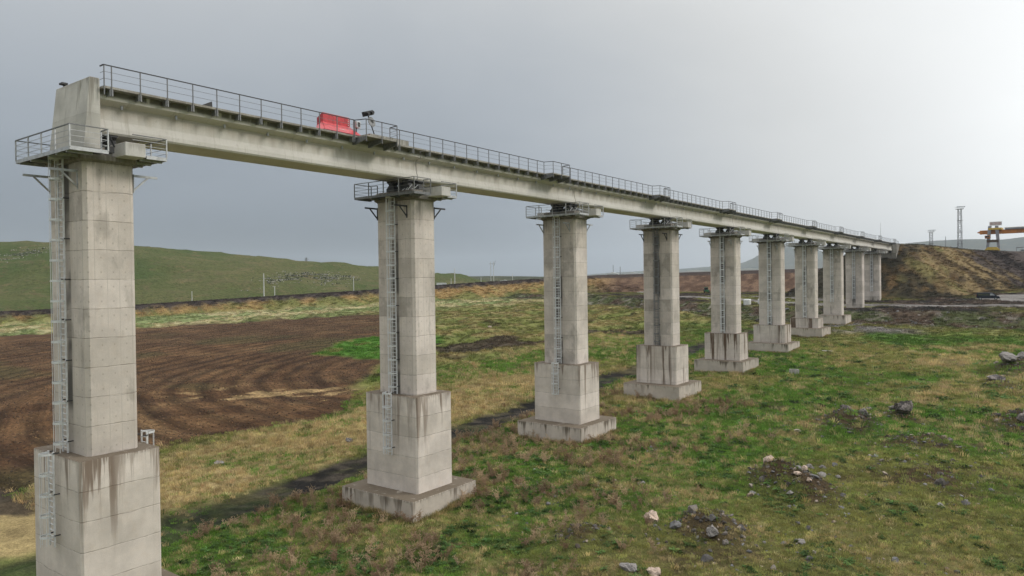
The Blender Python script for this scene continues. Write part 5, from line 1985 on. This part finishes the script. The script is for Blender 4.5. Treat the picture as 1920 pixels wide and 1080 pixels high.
xm, ym = [], []
for mx_, my_, r_, h_ in MOUNDS:
    n_ = int(62 * r_ * max(h_, 0.3))
    a_ = RNG.uniform(0, 6.283, n_)
    q_ = r_ * RNG.uniform(0.05, 1.0, n_) ** 0.7
    xm.append(mx_ + 0.3 + np.cos(a_) * q_)
    ym.append(my_ - 0.6 + np.sin(a_) * q_ * 0.8)
xm, ym = np.concatenate(xm), np.concatenate(ym)
zm = height(xm, ym, masks(xm, ym))
n = len(xm)
sm_ = np.exp(RNG.normal(-2.25, 0.6, n))
palm = np.array([(0.05, 0.045, 0.042), (0.10, 0.09, 0.085), (0.16, 0.14, 0.125), (0.075, 0.06, 0.05), (0.34, 0.28, 0.23)])
tm = palm[RNG.choice(5, n, p=[0.3, 0.25, 0.2, 0.15, 0.10])]
for i in range(2):
    q = slice(i, None, 2)
    me = rock_mesh(86 + i, 2, 0.7)
    me.materials.append(m_stone)
    scatter('mound_rubble', 'dark broken stones heaped on the earth mounds', me, np.stack([xm, ym, zm - 0.01], 1)[q], rots(n, 0.6)[q], np.stack([sm_, sm_, sm_], 1)[q], tm[q])

# long grass and weeds against the footings
xe, ye = [], []
for k in range(8):
    for i in range(330):
        t = RNG.uniform(0, 1)
        e = RNG.integers(0, 4)
        hx, hy = (SX / 2, SY / 2) if k < 7 else (3.3, 3.0)
        off = abs(RNG.normal(0, 0.35)) + 0.05
        u_ = RNG.uniform(-1, 1)
        if e == 0:
            xe.append(u_ * hx); ye.append(k * SPAN - hy - off)
        elif e == 1:
            xe.append(hx + off); ye.append(k * SPAN + u_ * hy)
        elif e == 2:
            xe.append(u_ * hx); ye.append(k * SPAN + hy + off)
        else:
            xe.append(-hx - off); ye.append(k * SPAN + u_ * hy)
xe, ye = np.array(xe), np.array(ye)
n = len(xe)
s = RNG.uniform(0.6, 1.3, n)
te = L3(ST * np.ones((n, 3)) * 1.1, GO * np.ones((n, 3)), (RNG.random(n) > 0.5) * 1.0)
scatter('footing_weeds', 'long grass growing against the pier footings', tuft(15, 34, 0.30, 0.16, 0.50, 0.018, 0.5, 0.5), np.stack([xe, ye, height(xe, ye, masks(xe, ye))], 1), rots(n), np.stack([s, s, s], 1), tintv(te, n, 0.2))

# rock outcrops and shrubs on the hill
def outcrop(cx, cy, rx, ry, n, az_, smin, smax, name, label, tints, mesh_seed, squash=0.7, lift=0.0):
    a = RNG.normal(0, 1, (n, 2))
    x = cx + a[:, 0] * rx * math.cos(az_) - a[:, 1] * ry * math.sin(az_)
    y = cy + a[:, 0] * rx * math.sin(az_) + a[:, 1] * ry * math.cos(az_)
    kk = fbm(x, y, 12, 3, 3) > 0.44
    x, y = x[kk], y[kk]
    P_ = HV.reshape(-1, 3)
    z = np.array([P_[np.argmin((P_[:, 0] - xx) ** 2 + (P_[:, 1] - yy) ** 2), 2] for xx, yy in zip(x, y)])
    m_ = len(x)
    s_ = RNG.uniform(smin, smax, m_) ** 1.0
    me = rock_mesh(mesh_seed, 2, squash, rough=0.12)
    me.materials.append(m_stone)
    t_ = np.array(tints)[RNG.integers(0, len(tints), m_)]
    scatter(name, label, me, np.stack([x, y, z + lift], 1), rots(m_, 0.4), np.stack([s_, s_, s_], 1), t_)


def hill_at(px_dir, row):
    return HV[row, px_dir]


_ang = np.degrees(np.arctan2(HV[:, :, 0] - CAM.x, HV[:, :, 1] - CAM.y))     # azimuth from +Y (negative = towards -X)


def hill_spot(az_deg, row):
    j = int(np.argmin(np.abs(_ang[row] - az_deg)))
    return HV[row, j]


GR = [(0.46, 0.445, 0.415), (0.38, 0.37, 0.345), (0.52, 0.50, 0.47), (0.28, 0.275, 0.255)]
SHR = [(0.04, 0.055, 0.022), (0.055, 0.07, 0.03), (0.07, 0.08, 0.036)]
for az_d, row, rx, ry, n in ((-51.3, 19, 9, 16, 900), (-53.4, 16, 7, 13, 700), (-55.4, 12, 4, 11, 360), (-70.3, 32, 8, 9, 260), (-71.2, 27, 6, 8, 160)):
    c = hill_spot(az_d, row)
    outcrop(c[0], c[1], rx, ry, n, 0.5, 0.15, 0.52, 'hill_rocks', 'grey limestone blocks strewn over the green hillside', GR, 91)
for az_d, row, rx, ry, n in ((-51.5, 19, 8, 14, 260), (-53.4, 17, 6, 11, 200), (-55.2, 13, 4, 9, 70), (-70.6, 31, 8, 8, 110)):
    c = hill_spot(az_d, row)
    outcrop(c[0], c[1], rx, ry, n, 0.5, 0.3, 0.8, 'hill_shrubs', 'dark low shrubs among the hillside rocks', SHR, 93, 0.8, 0.3)

# ================================================================== HAZE
hz_me = MB().box(-6600, 6600, -2000, 6800, -30, 330).mesh('haze', None)
mt = bpy.data.materials.new('haze_air')
mt.use_nodes = True
mt.node_tree.nodes.clear()
hn_ = N(mt.node_tree)
ho = hn_.n('ShaderNodeOutputMaterial')
hv = hn_.n('ShaderNodeVolumePrincipled', {'Color': (0.70, 0.78, 0.88, 1), 'Density': 0.00010, 'Anisotropy': 0.1})
mt.node_tree.links.new(hv.outputs[0], ho.inputs['Volume'])
hz_me.materials.append(mt)
hzo = link('haze', hz_me)
hzo['kind'] = 'stuff'
hzo['label'] = 'thin grey haze over the plain'
